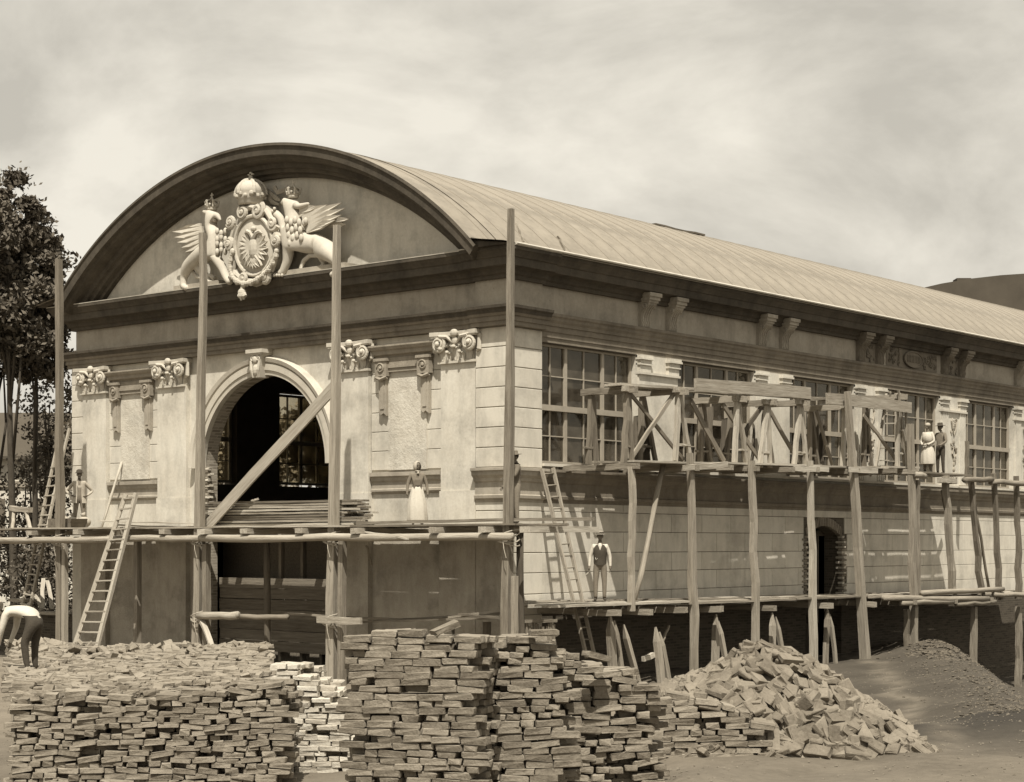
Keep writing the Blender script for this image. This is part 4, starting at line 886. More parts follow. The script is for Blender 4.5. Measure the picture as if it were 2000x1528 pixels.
for pa, pb, y, w, h, mt, lab in (((1196, 751), (1345, 762), -1.5, .5, .06, 'wood_light', 'thin plank across the first two trestles by the corner window'), ((1213, 757), (1466, 772), -1.1, .3, .06, 'wood', 'long plank lying on the trestles under the first piers'), ((1358, 752), (1582, 768), -1.9, .10, .33, 'wood_light', 'thick pale beam on edge along the middle trestles'), ((1570, 781), (1622, 779), -1.7, .4, .07, 'wood', 'short plank bridging the beam and the far trestles'), ((1615, 778), (1778, 796), -2.0, .08, .32, 'wood_light', 'broad board on edge along the far trestles by the ladder'), ((1480, 770), (1760, 792), -.9, .4, .07, 'wood_mid', 'plank deck board lying behind the beams on the trestles')):
    o = timber('plank', PY(*pa, y), PY(*pb, y), w, h, mt, jit=.012); tag(o, lab, 'plank')
# stakes sticking up at the trestle ends
for a_, b_ in (((1738, 775), (1738, 764)), ((1757, 800), (1756, 762)), ((1770, 800), (1772, 918)), ((1764, 840), (1776, 918))): timber('stake', PY(*a_, -1.9), PY(*b_, -1.9), .07, .05, 'wood', ssc, seg=3)

# ------------------------------------------------------------------ ladders
def ladder(label, fa, fb, ta, tb, n_, mt, rw=.07, flat=True, group=None, over=.0):
    root = empty('ladder', tuple((Vector(fa) + Vector(fb)) / 2), label, 'ladder', group)
    fa, fb, ta, tb = map(Vector, (fa, fb, ta, tb)); side = (fb - fa).normalized()
    for a, b in ((fa, ta), (fb, tb)): timber('rail', a, b + (b - a).normalized() * over, rw * 1.3, rw, mt, root, jit=.006, roll=R(90))
    for i in range(n_):
        t = (i + .55) / n_; a = fa.lerp(ta, t); b = fb.lerp(tb, t)
        timber('rung', a - side * .03, b + side * .03, .10 if flat else .035, .035, mt, root, jit=.004, round_=not flat, seg=2)
    return root
ladder('wide plank ladder with flat steps leaning from the brick heap to the front deck', PX(137, 1278, -3.5) + Vector((0, 0, -.1)), PX(184, 1280, -3.5) + Vector((0, 0, -.1)), PX(246, 966, -2.55), PX(266, 963, -2.55), 16, 'wood_light', .085)
ladder('narrow ladder leaning beside the left end of the front deck', PX(42, 1190, -1.8), PX(57, 1194, -1.8), PX(104, 905, -.6), PX(121, 900, -.6), 15, 'wood_light', .06, over=1.0)
ladder('long rung ladder leaning on the belt course right of the corner post', PY(1146, 1286, -1.65), PY(1162, 1286, -1.65), PY(1058, 916, -.28), PY(1080, 914, -.28), 16, 'wood', .06, flat=False)
ladder('stepladder standing among the far trestles before the carved pier', PY(1711, 913, -1.1), PY(1752, 913, -1.1), PY(1732, 770, -.9), PY(1756, 768, -.9), 6, 'wood_light', .07)

# ------------------------------------------------------------------ small things on the left of the front deck
th = empty('sawhorse', tuple(PX(40, 1035, -1.4)), 'small sawhorse standing at the left end of the front deck', 'sawhorse')
timber('beam', PX(22, 993, -1.4), PX(60, 996, -1.4), .16, .14, 'wood_light', th)
for a_, b_ in (((28, 998), (24, 1034)), ((50, 998), (60, 1034))):
    for x in (-1.6, -1.2): timber('leg', PX(*b_, x), PX(*a_, -1.4), .09, .06, 'wood_light', th)
m = MB(); c = PX(132, 1032, -1.7); m.prism([(c.y - .42, c.z - .02), (c.y + .42, c.z - .02), (c.y + .55, c.z + .26), (c.y + .48, c.z + .26), (c.y + .38, c.z + .05), (c.y - .38, c.z + .05), (c.y - .48, c.z + .26), (c.y - .55, c.z + .26)], 0, c.x - .28, c.x + .28); m.box(c.x - .3, c.x - .26, c.y - .5, c.y + .5, c.z, c.z + .27); m.box(c.x + .26, c.x + .3, c.y - .5, c.y + .5, c.z, c.z + .27)
tag(m.build('mortar_trough', 'wood_mid'), 'wooden mortar trough on the deck at the feet of the man in the pale jacket', 'trough')
c = PX(134, 1030, -1.1)
for i in range(3):
    m = MB(); m.ball((c.x + i * .05, c.y + .25 - i * .42, c.z + .14), .2, .2, .2 - .02 * i, 14, 9); m.tube([(c.x + i * .05, c.y + .25 - i * .42, c.z + .3), (c.x + i * .05 - .03, c.y + .28 - i * .42, c.z + .40)], [.05, .08], 8)
    tag(m.build('lime_sack', 'cloth_light', smooth=True), 'slumped tied lime sack behind the mortar trough', 'sack', 'lime sacks on the deck')
# low wall and planks behind the ladder on the far left
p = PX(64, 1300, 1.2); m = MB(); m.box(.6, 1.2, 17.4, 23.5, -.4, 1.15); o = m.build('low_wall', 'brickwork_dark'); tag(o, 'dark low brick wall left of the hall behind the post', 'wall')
for i, (pa, pb) in enumerate((((58, 1195), (136, 1201)), ((28, 1172), (60, 1174)))):
    o = timber('plank', PX(*pa, .5), PX(*pb, .6), .5, .09, 'wood_light'); tag(o, ('pale plank lying on top of the dark low wall', 'short plank level beside the foot of the narrow ladder')[i], 'plank')
for i, (a_, b_) in enumerate((((84, 1192), (68, 1163)), ((83, 1190), (84, 1130)), ((102, 1190), (93, 1135)))):
    o = timber('plank', PX(*a_, .7), PX(*b_, 1.1), .12, .05, 'wood_light'); tag(o, 'pale offcut board leaning upright on the dark low wall', 'plank', 'offcuts on the low wall')

# ------------------------------------------------------------------ people
def person(label, loc, H, face, pose, cols, extra=None, group=None):
    """one continuous skinned body (local +Y = front), face/hands joined in; clothes and hat are children"""
    root = empty('person', loc, label, 'person', group); k = H / 1.70
    P = dict(pel=(0, 0, .93, .125, 'leg'), waist=(0, 0, 1.06, .118, 'torso'), chest=(0, .0, 1.27, .145, 'torso'), nb=(0, -.01, 1.42, .085, 'torso'), nk=(0, .0, 1.50, .052, 'skin'), nt=(0, .01, 1.56, .055, 'skin'))
    for s, S_ in ((-1, 'l'), (1, 'r')):
        P[S_ + 'sh'] = (s * .165, -.01, 1.385, .072, 'arm'); P[S_ + 'el'] = (s * .24, -.03, 1.12, .05, 'arm'); P[S_ + 'wr'] = (s * .25, .02, .88, .034, 'arm'); P[S_ + 'ha'] = (s * .25, .04, .80, .034, 'skin')
        P[S_ + 'hp'] = (s * .085, 0, .87, .105, 'leg'); P[S_ + 'kn'] = (s * .105, .015, .49, .068, 'leg'); P[S_ + 'an'] = (s * .115, 0, .11, .050, 'leg'); P[S_ + 'he'] = (s * .115, -.03, .045, .042, 'shoe'); P[S_ + 'to'] = (s * .13, .15, .035, .036, 'shoe')
    for n_, v in pose.items():
        if n_ in P: P[n_] = tuple(v) + P[n_][3:]
    E_ = [('pel', 'waist'), ('waist', 'chest'), ('chest', 'nb'), ('nb', 'nk'), ('nk', 'nt')]
    for S_ in 'lr': E_ += [('chest', S_ + 'sh'), (S_ + 'sh', S_ + 'el'), (S_ + 'el', S_ + 'wr'), (S_ + 'wr', S_ + 'ha'), ('pel', S_ + 'hp'), (S_ + 'hp', S_ + 'kn'), (S_ + 'kn', S_ + 'an'), (S_ + 'an', S_ + 'he'), (S_ + 'he', S_ + 'to')]
    me = skin_mesh({n_: (v[0] * k, v[1] * k, v[2] * k, v[3] * k) for n_, v in P.items()}, E_, 'pel', 2)
    slots = ['torso', 'arm', 'leg', 'skin', 'shoe', 'hair']
    for s_ in slots: me.materials.append(MATS[cols.get(s_, {'skin': 'skin', 'shoe': 'leather', 'hair': 'hair'}.get(s_, 'cloth_mid'))])
    seg = [(Vector(P[a][:3]) * k, Vector(P[b][:3]) * k, P[a][4] if P[b][4] in ('skin', 'shoe') and a[-2:] not in ('wr', 'an', 'nb') else P[b][4]) for a, b in E_]
    for f in me.polygons:
        c = f.center; best = None
        for a, b, tg in seg:
            ab = b - a; t = max(0, min(1, (c - a).dot(ab) / ab.length_squared)); d = (a + ab * t - c).length
            if best is None or d < best[0]: best = (d, tg)
        f.material_index = slots.index(best[1]); f.use_smooth = True
    # head: skull, jaw, nose, brows, eyes, ears, lips
    tl = pose.get('tilt', (0, 0)); Mh = Matrix.Rotation(tl[0], 3, 'X') @ Matrix.Rotation(tl[1], 3, 'Z'); hc = Vector(P['nt'][:3]) * k
    def hp(x, y, z): return hc + Mh @ (Vector((x, y, z)) * k)
    m = MB(); m.ball(hp(0, .005, .085), .073 * k, .092 * k, .098 * k, 14, 10, Mh); m.ball(hp(0, .035, .025), .052 * k, .058 * k, .062 * k, 12, 8, Mh)
    m.tube([hp(0, .088, .075), hp(0, .108, .045), hp(0, .094, .035)], [.009 * k, .016 * k, .012 * k], 6)
    for s in (-1, 1): m.ball(hp(s * .074, .0, .065), .012 * k, .02 * k, .03 * k, 8, 6, Mh); m.tube([hp(s * .012, .09, .10), hp(s * .045, .078, .103)], .009 * k, 5)
    m.tube([hp(-.024, .085, .008), hp(0, .092, .009), hp(.024, .085, .008)], .009 * k, 5); join_mesh(me, m, 3)
    m = MB()
    for s in (-1, 1): m.ball(hp(s * .03, .083, .084), .011 * k, .008 * k, .008 * k, 7, 5)
    if cols.get('hairstyle', 1): m.ball(hp(0, -.018, .105), .08 * k, .09 * k, .092 * k, 12, 8, Mh)
    if cols.get('beard'): m.ball(hp(0, .06, -.015), .05 * k, .045 * k, .06 * k, 10, 7, Mh); m.tube([hp(-.04, .085, .02), hp(0, .1, .027), hp(.04, .085, .02)], .014 * k, 6)
    join_mesh(me, m, 5)
    # hands: palm + five bent fingers
    for s, S_ in ((-1, 'l'), (1, 'r')):
        a, b = Vector(P[S_ + 'wr'][:3]) * k, Vector(P[S_ + 'ha'][:3]) * k; d = (b - a).normalized(); o_ = Vector((0, 1, 0)) if abs(d.y) < .8 else Vector((0, 0, -1)); w_ = d.cross(o_).normalized(); o_ = w_.cross(d).normalized(); m = MB()
        for j in range(4):
            b0 = b + o_ * (.024 - .016 * j) * k + d * .01 * k; L_ = (.07, .08, .075, .058)[j] * k; cu = w_ * (-s) * .35
            m.tube([b0 - d * .03 * k, b0 + d * L_ * .4, b0 + d * L_ * .75 + cu * L_ * .3, b0 + d * L_ * .95 + cu * L_ * .75], [.0095 * k, .0095 * k, .0085 * k, .006 * k], 6)
        b0 = a.lerp(b, .5) + o_ * .028 * k; m.tube([b0 - o_ * .01 * k, b0 + o_ * .022 * k + d * .025 * k, b0 + o_ * .028 * k + d * .058 * k], [.012 * k, .0105 * k, .007 * k], 6); join_mesh(me, m, 3)
    body = bpy.data.objects.new('body', me); body.rotation_euler = (0, 0, face); body.location = loc; link(body, root)
    def child(mb, name, mt, smooth=True):
        me2 = mb.mesh(name, smooth); me2.materials.append(MATS[mt]); o = bpy.data.objects.new(name, me2); o.rotation_euler = (0, 0, face); o.location = loc; return link(o, root)
    if extra: extra(child, hp, k, Mh, P)
    return root
def lathe_at(m, c, prof, Mh, n_=16, sx=1, sy=1):
    b = len(m.v)
    for r, z in prof:
        for j in range(n_):
            t = 2 * math.pi * j / n_; m.v.append(tuple(c + Mh @ Vector((r * math.cos(t) * sx, r * math.sin(t) * sy, z))))
    for i in range(len(prof) - 1):
        for j in range(n_): m.f.append((b + i * n_ + j, b + i * n_ + (j + 1) % n_, b + (i + 1) * n_ + (j + 1) % n_, b + (i + 1) * n_ + j))
    m.f.append(tuple(b + j for j in range(n_))[::-1]); m.f.append(tuple(b + (len(prof) - 1) * n_ + j for j in range(n_)))
def bowler(child, hp, k, Mh, mt='cloth_dark'):
    m = MB(); lathe_at(m, hp(0, 0, .125), [(.085 * k, 0), (.125 * k, -.004 * k), (.135 * k, .008 * k), (.092 * k, .008 * k), (.092 * k, .05 * k), (.08 * k, .09 * k), (.045 * k, .112 * k), (.01 * k, .117 * k)], Mh, 18, 1, 1.15); child(m, 'bowler_hat', mt)
def brimmed(child, hp, k, Mh, mt='cloth_dark', name='brimmed_hat'):
    m = MB(); lathe_at(m, hp(0, 0, .13), [(.08 * k, 0), (.165 * k, -.012 * k), (.17 * k, .0), (.09 * k, .012 * k), (.085 * k, .08 * k), (.07 * k, .1 * k), (.01 * k, .095 * k)], Mh, 18, 1, 1.1); child(m, name, mt)
def boater(child, hp, k, Mh):
    m = MB(); lathe_at(m, hp(0, 0, .125), [(.08 * k, 0), (.15 * k, 0), (.15 * k, .012 * k), (.092 * k, .014 * k), (.09 * k, .085 * k), (.01 * k, .088 * k)], Mh, 20, 1, 1.08); child(m, 'straw_hat', 'straw', False)
    m = MB(); lathe_at(m, hp(0, 0, .141), [(.0945 * k, 0), (.0935 * k, .045 * k)], Mh, 20, 1, 1.08); child(m, 'hat_band', 'cloth_dark')
def scarf(child, hp, k, Mh, mt):
    m = MB(); b = 0; n_ = 16; rows = 9
    for i in range(rows + 1):
        ph = math.pi * (.001 + .80 * i / rows)
        for j in range(n_ + 1):
            a = math.pi * (.5 + .20) + (2 * math.pi - .40 * math.pi) * j / n_ if i > 2 else math.pi / 2 + 2 * math.pi * j / n_
            x, y, z = .105 * math.sin(ph) * math.cos(a) , .122 * math.sin(ph) * math.sin(a), .137 * math.cos(ph); m.v.append(tuple(hp(x * (1 + .12 * i / rows), y - .008, z + .078 - .03 * (i / rows))))
    for i in range(rows):
        for j in range(n_): m.f.append((i * (n_ + 1) + j, i * (n_ + 1) + j + 1, (i + 1) * (n_ + 1) + j + 1, (i + 1) * (n_ + 1) + j))
    m.tube([hp(-.07, .03, -.06), hp(0, .075, -.075), hp(.07, .03, -.06)], [.02 * k, .028 * k, .02 * k], 6); m.tube([hp(0, .07, -.08), hp(.02, .09, -.15)], [.025 * k, .04 * k], 6); m.tube([hp(-.07, -.08, -.02), hp(0, -.13, -.14)], [.05 * k, .02 * k], 6); child(m, 'headscarf', mt)
def skirt(child, k, mt, top=1.07, bot=.12, r1=.30, name='skirt', fold=.05):
    m = MB(); m.lathe([(.128 * k, top * k), (.155 * k, (top - .06) * k), (.20 * k, (top - .22) * k), (r1 * .9 * k, (top + bot) / 2 * k), (r1 * k, (bot + .02) * k), (r1 * .98 * k, bot * k), (r1 * .9 * k, (bot + .02) * k)], (0, 0, 0), 34, 1, .82, fold, 9); child(m, name, mt)
FC = lambda p: math.atan2(CAM.y - p[1], CAM.x - p[0]) - math.pi / 2       # heading that faces the photographer
# man in pale jacket, hands on hips, left end of the deck
p = PX(155, 1037, -.95); p.z = 3.76
def ex(child, hp, k, Mh, P):
    bowler(child, hp, k, Mh)
    m = MB(); n_ = 20
    for i, (r, z) in enumerate(((.155, 1.36), (.17, 1.25), (.16, 1.1), (.17, .98), (.20, .84), (.215, .76))):
        for j in range(n_ + 1):
            a = math.pi / 2 + .33 + (2 * math.pi - .66) * j / n_; m.v.append((r * 1.12 * k * math.cos(a), r * .9 * k * math.sin(a), z * k))
    for i in range(5):
        for j in range(n_): m.f.append((i * (n_ + 1) + j, i * (n_ + 1) + j + 1, (i + 1) * (n_ + 1) + j + 1, (i + 1) * (n_ + 1) + j))
    child(m, 'jacket', 'cloth_light')
person('bearded man in bowler hat and pale jacket, hands on hips, on the front deck', p, 1.60, FC(p), dict(lel=(-.40, -.08, 1.13), lwr=(-.24, .06, 1.0), lha=(-.18, .09, .98), rel=(.40, -.08, 1.13), rwr=(.24, .06, 1.0), rha=(.18, .09, .98), lkn=(-.12, .02, .49), lan=(-.15, 0, .11), rkn=(.12, .02, .49), ran=(.16, 0, .11), lhe=(-.15, -.03, .045), rhe=(.16, -.03, .045), lto=(-.18, .14, .035), rto=(.2, .14, .035)), dict(torso='cloth_grey', arm='cloth_light', leg='cloth_grey', beard=1), ex)
# woman in headscarf and pale skirt
p = PX(815, 1024, -1.0); p.z = 3.76
def ex(child, hp, k, Mh, P):
    scarf(child, hp, k, Mh, 'cloth_light'); skirt(child, k, 'cloth_white', r1=.285)
    m = MB(); m.lathe([(.135 * k, 1.05 * k), (.14 * k, 1.08 * k), (.132 * k, 1.1 * k)], (0, 0, 0), 20, 1, .85); child(m, 'waistband', 'cloth_dark')
person('woman in headscarf, dark blouse and long pale skirt standing on the front deck', p, 1.48, FC(p) + .1, dict(lel=(-.26, -.02, 1.13), lwr=(-.285, .03, .9), lha=(-.285, .05, .81), rel=(.26, -.02, 1.13), rwr=(.285, .03, .9), rha=(.285, .05, .81), tilt=(-.1, .35)), dict(torso='cloth_mid', arm='cloth_grey', leg='cloth_grey'), ex)
# workman half hidden behind the corner post
p = PX(1007, 1022, -1.35); p.z = 3.76
person('workman in a hat half hidden behind the tall corner post', p, 1.58, FC(p) - 1.2, dict(lel=(-.25, .12, 1.16), lwr=(-.18, .32, 1.1), lha=(-.17, .4, 1.08), rel=(.26, .05, 1.12), rwr=(.24, .2, .95), rha=(.24, .26, .88), tilt=(-.15, 0)), dict(torso='cloth_mid', arm='cloth_mid', leg='cloth_grey'), lambda child, hp, k, Mh, P: brimmed(child, hp, k, Mh, 'cloth_mid'))
# man in straw boater and waistcoat on the lower side deck
p = PY(1172, 1173, -1.35); p.z = 1.93
def ex(child, hp, k, Mh, P):
    boater(child, hp, k, Mh)
    m = MB(); n_ = 18
    for r, z, s_ in ((.115, 1.42, 1.0), (.165, 1.34, 1.02), (.166, 1.22, 1.0), (.15, 1.08, 1.0), (.152, .99, 1.0), (.15, .95, 1.0)):
        for j in range(n_): a = 2 * math.pi * j / n_; m.v.append((r * 1.08 * s_ * k * math.cos(a), r * .93 * k * math.sin(a), (z - (.05 * max(0, math.sin(a)) if z < .96 else 0)) * k))
    for i in range(5):
        for j in range(n_): m.f.append((i * n_ + j, i * n_ + (j + 1) % n_, (i + 1) * n_ + (j + 1) % n_, (i + 1) * n_ + j))
    child(m, 'waistcoat', 'cloth_dark')
    m = MB(); m.add([(-.045 * k, .146 * k, 1.40 * k), (.045 * k, .146 * k, 1.40 * k), (0, .16 * k, 1.28 * k), (-.03 * k, .10 * k, 1.46 * k), (.03 * k, .10 * k, 1.46 * k)], [(0, 2, 1), (0, 1, 4, 3)]); child(m, 'shirt_front', 'cloth_white', False)
    m = MB(); m.tube([(.06 * k, .15 * k, 1.08 * k), (.1 * k, .155 * k, 1.04 * k), (.12 * k, .14 * k, 1.1 * k)], .006 * k, 5); child(m, 'watch_chain', 'edge_light')
    m = MB(); m.tube([(.27 * k, .06 * k, .74 * k), (.36 * k, .12 * k, .66 * k)], .012 * k, 5); child(m, 'folding_rule', 'wood_light')
person('man in straw boater, dark waistcoat and white sleeves on the lower side deck', p, 1.62, FC(p), dict(lel=(-.25, -.02, 1.12), lwr=(-.26, .02, .88), lha=(-.25, .04, .79), rel=(.25, -.02, 1.12), rwr=(.27, .03, .88), rha=(.28, .06, .79), lkn=(-.11, .01, .49), rkn=(.11, .01, .49), lan=(-.11, 0, .11), ran=(.11, 0, .11)), dict(torso='cloth_dark', arm='cloth_white', leg='cloth_grey'), ex)
# pair on the right-hand end of the upper deck
p = PY(1812, 922, -1.25); p.z = 5.54
def ex(child, hp, k, Mh, P):
    m = MB(); lathe_at(m, hp(0, -.005, .1), [(.086 * k, -.02 * k), (.09 * k, .03 * k), (.07 * k, .085 * k), (.02 * k, .105 * k)], Mh, 14, 1, 1.15); child(m, 'kerchief', 'cloth_light'); skirt(child, k, 'cloth_white', bot=.3, r1=.27)
    m = MB(); m.lathe([(.13 * k, 1.07 * k), (.175 * k, 1.12 * k), (.185 * k, 1.25 * k), (.165 * k, 1.36 * k), (.09 * k, 1.43 * k)], (0, 0, 0), 20, 1.08, .9, .03, 6); child(m, 'blouse', 'cloth_white')
person('woman in white blouse and skirt at the far end of the upper deck', p, 1.52, FC(p) - .5, dict(lel=(-.25, -.0, 1.1), lwr=(-.12, .17, .99), lha=(-.04, .19, .97), rel=(.25, .0, 1.1), rwr=(.12, .17, .98), rha=(.05, .19, .96), tilt=(0, -.3)), dict(torso='cloth_white', arm='cloth_white', leg='cloth_mid'), ex)
p = PY(1837, 925, -1.0); p.z = 5.54
person('man in broad dark hat and dark trousers beside the carved pier', p, 1.58, FC(p) - .6, dict(lel=(-.24, .02, 1.12), lwr=(-.14, .2, 1.0), lha=(-.08, .24, .98), rel=(.27, .02, 1.14), rwr=(.3, .2, 1.0), rha=(.3, .27, .97), tilt=(-.1, -.3)), dict(torso='cloth_grey', arm='cloth_grey', leg='cloth_dark'), lambda child, hp, k, Mh, P: brimmed(child, hp, k, Mh))
# worker bent over on the left heap
def bent_worker(zf):
    p = PD(60, HY, 27.5); p.z = zf
    person('worker in a white shirt bent double over the left end of the brick heap', p, 1.66, math.atan2(-R_.y, -R_.x) - math.pi / 2 - .3,
           dict(pel=(0, -.12, .80), waist=(0, .04, .93), chest=(0, .27, .98), nb=(0, .40, .93), nk=(0, .48, .89), nt=(0, .53, .85), lsh=(-.17, .33, .90), rsh=(.17, .33, .90), lel=(-.22, .38, .64), rel=(.22, .40, .66), lwr=(-.18, .46, .40), rwr=(.18, .48, .42), lha=(-.17, .49, .32), rha=(.17, .51, .34), lhp=(-.085, -.1, .76), rhp=(.085, -.1, .76), lkn=(-.12, .04, .44), rkn=(.12, .0, .44), tilt=(-1.0, 0)),
           dict(torso='cloth_white', arm='cloth_white', leg='cloth_dark'), lambda child, hp, k, Mh, P: brimmed(child, hp, k, Mh, 'cloth_light', 'straw_hat'))

# ------------------------------------------------------------------ bricks in the yard
LIM = 290
def pack(root, items, mt, lim=LIM):
    """items: (matrix, variant) nearest/most visible first; the first ones are bricks of their own, the rest one joined part"""
    ms = BRK[mt]
    for M, v in items[:lim]:
        o = bpy.data.objects.new('brick', ms[v]); o.matrix_basis = M; link(o, root)
    if items[lim:]:
        mb = MB()
        for M, v in items[lim:]:
            me = ms[v]; mb.add([M @ x.co for x in me.vertices], [tuple(f.vertices) for f in me.polygons])
        o = mb.build('bricks', mt, root, fix=False); o['kind'] = 'stuff'
def rotm(e1, e2): return Matrix((e1, e2, Vector((0, 0, 1)))).transposed()
def stack(label, px, d, rot, width, dep, top_fn, mt, seed, hole=.07, rows_h=.0725, group=None, loose=.03, zb=None, rough=1.0):
    rr = random.Random(seed); o = PD(px, HY, d); e1 = R_ * math.cos(rot) - W_ * math.sin(rot); e2 = W_ * math.cos(rot) + R_ * math.sin(rot)
    z0 = min(ground(*(o + e1 * a + e2 * b)[:2]) for a in (0, width) for b in (0, dep)) - .05 if zb is None else zb
    root = empty('brick_stack', (o.x, o.y, z0), label, 'brick stack', group); items = []
    nr = int((max(top_fn(t / 10) for t in range(11)) - z0) / rows_h) + 1; wav = [rr.uniform(-1, 1) for _ in range(40)]
    core = MB()
    for r in range(nr):
        z = z0 + (r + .5) * rows_h
        for lane in range(int(dep / .15)):
            off = lane * .15 + .07; header = rr.random() < (.15 if lane == 0 else .2); step = .152 if header else .297; a = rr.uniform(-.12, .05)
            while a < width:
                ln = step if rr.random() < .84 else (.152 if step > .2 else .297)
                t = (a + ln / 2) / width; a2 = a + ln / 2; a += ln + rr.uniform(0, .012)
                if t > 1.04: break
                top = top_fn(max(0, min(1, t))) - (.0 if lane < 3 else .08 * (lane - 2) * .3)
                zz_ = z + .012 * rough * math.sin(a2 * 4 + seed) * (r / nr) + .008 * wav[(r * 3 + int(a2 * 3)) % 40]
                if zz_ > top: continue
                visible = lane == 0 or t > .9 or t < .1 or zz_ > top - .2
                if lane > 1 and not visible: continue
                if lane == 0 and rr.random() < hole and zz_ < top - .1: continue
                j = rr.gauss(0, .004 * rough); p = o + e1 * a2 + e2 * (off + j + (.075 + rr.uniform(-.006, .012) if ln < .2 else 0)); p.z = zz_
                if zz_ > top - .1: ty, tx = rr.gauss(0, loose), rr.gauss(0, loose)
                else: ty, tx = rr.gauss(0, .03 * rough), rr.gauss(0, .015 * rough)
                M3 = rotm(e1, e2) @ Matrix.Rotation((math.pi / 2 if ln < .2 else 0) + rr.gauss(0, .028 * rough), 3, 'Z') @ Matrix.Rotation(ty, 3, 'Y') @ Matrix.Rotation(tx, 3, 'X')
                M = M3.to_4x4(); M.translation = p; M = M @ Matrix.Diagonal((rr.uniform(.9, 1.06), rr.uniform(.9, 1.05), rr.uniform(1.03, 1.2), 1)); items.append(((0 if lane == 0 else 1 if zz_ > top - .15 or t > .9 else 2), M, rr.choice((0, 1, 2, 4, 5, 6)) if rr.random() < .95 else rr.choice((3, 7))))
    items.sort(key=lambda q: q[0]); pack(root, [(M, v) for _, M, v in items], mt); return root
zs = lambda py, d: 3.3 - (py - HY) / F * d
def stepf(pts): 
    def f(t):
        for (a, za), (b, zb) in zip(pts[:-1], pts[1:]):
            if a <= t <= b: return za + (zb - za) * (t - a) / max(1e-6, b - a)
        return pts[-1][1]
    return f
stack('tall square stack of rough bricks before the corner post, stout and level-topped', 676, 18.7, R(17), 1.36, 1.05, stepf([(0, zs(1262, 18.5)), (.12, zs(1240, 18.5)), (.4, zs(1236, 18.3)), (1, zs(1250, 18.3))]), 'brick', 3, .055)
stack('wavy brick stack leaning against the tall square stack', 982, 18.8, R(-6), .66, .8, stepf([(0, zs(1240, 18.8)), (.7, zs(1243, 18.8)), (.85, zs(1262, 18.8)), (1, zs(1290, 18.8))]), 'brick', 4, .07, rough=1.8)
stack('low sagging brick stack at the foot of the long rung ladder', 1102, 19.4, R(-10), 1.04, .8, stepf([(0, zs(1278, 19.4)), (.3, zs(1295, 19.4)), (.55, zs(1310, 19.4)), (.85, zs(1316, 19.4)), (1, zs(1350, 19.4))]), 'brick', 5, .08, rough=2.2)
stack('stepped stack of pale lime-whitened bricks between the heap and the middle post', 536, 24.6, R(8), 1.12, 1.3, stepf([(0, zs(1296, 24.6)), (.32, zs(1300, 24.6)), (.36, zs(1322, 24.6)), (.55, zs(1326, 24.6)), (.6, zs(1345, 24.6)), (.78, zs(1352, 24.6)), (.82, zs(1382, 24.6)), (1, zs(1392, 24.6))]), 'brick_pale', 6, .04, loose=.05)
# long low heap on the left: coursed face with a rubble top
def heap_left():
    stack('long coursed face of old bricks fronting the left heap', 24, 23.4, R(3), 3.45, .62, stepf([(0, zs(1365, 23.4)), (.2, zs(1352, 23.4)), (.5, zs(1360, 23.4)), (.8, zs(1345, 23.4)), (1, zs(1330, 23.4))]), 'brick_mid', 7, .07, loose=.14, rough=2.4)
    rr = random.Random(11); root = empty('brick_heap', tuple(PD(280, HY, 27) * 1.0), 'sprawling heap of loose broken bricks below the plank ladder', 'brick heap'); items = []
    def hz(l, d):   # height of the rubble top: lateral metres, depth
        z = zs(1360, 23.6) + .07 * (int((d - 23.4) / 1.1) % 3) * .6 + .02 * math.sin(l * 2) + .10 * noise.noise((l * 1.1, d * .9, 2)) + .13 * sm(29, 31.5, d) - .42 * sm(-3.3, -2.4, l) * sm(25, 28, d) * 0
        z -= 1.2 * sm(31.6, 33.2, d); return z
    core = MB(); nl, nd_ = 24, 20
    for j in range(nd_ + 1):
        for i in range(nl + 1): d = 23.75 + 10 * j / nd_; l = (-.277 * d) + (.277 - .139) * d * i / nl; p = CAM + W_ * d + R_ * l; core.v.append((p.x, p.y, hz(l, d) - .07 if 0 < j < nd_ and i < nl else .3))
    core.f = [(j * (nl + 1) + i, j * (nl + 1) + i + 1, (j + 1) * (nl + 1) + i + 1, (j + 1) * (nl + 1) + i) for j in range(nd_) for i in range(nl)]
    co = core.build('rubble_bed', 'brick_mid', root); co['kind'] = 'stuff'
    for q in range(1900):
        d = 23.7 + 9.0 * rr.random() ** 1.15; l = -.277 * d + .142 * d * rr.random()
        p = CAM + W_ * d + R_ * l; p.z = hz(l, d) + rr.uniform(-.02, .06)
        flat = rr.random() < (.86 if d < 30 else .5)
        M = (Matrix.Rotation(rr.uniform(0, 6.28) if not flat else A - math.pi / 2 + rr.gauss(0, .16) + (math.pi / 2 if rr.random() < .2 else 0), 3, 'Z') @ Matrix.Rotation(rr.gauss(0, .07 if flat else .4), 3, 'Y') @ Matrix.Rotation(rr.gauss(0, .06 if flat else .45), 3, 'X')).to_4x4(); M.translation = p; items.append((M, rr.randrange(8), d))
    for q in range(46):
        d = rr.uniform(20.5, 23.2); l = rr.uniform(-.26, -.11) * d; p = CAM + W_ * d + R_ * l; p.z = ground(p.x, p.y) + .03
        M = (Matrix.Rotation(rr.uniform(0, 6.28), 3, 'Z') @ Matrix.Rotation(rr.gauss(0, .12), 3, 'Y')).to_4x4(); M.translation = p; items.append((M, rr.choice((3, 7, 3, 7, 1)), d))
    items.sort(key=lambda q: q[2] + .8 * (q[0].translation.z < .9)); pack(root, [(a, b) for a, b, c in items], 'brick_mid')
heap_left()
bent_worker(zs(1360, 23.6) + .06)
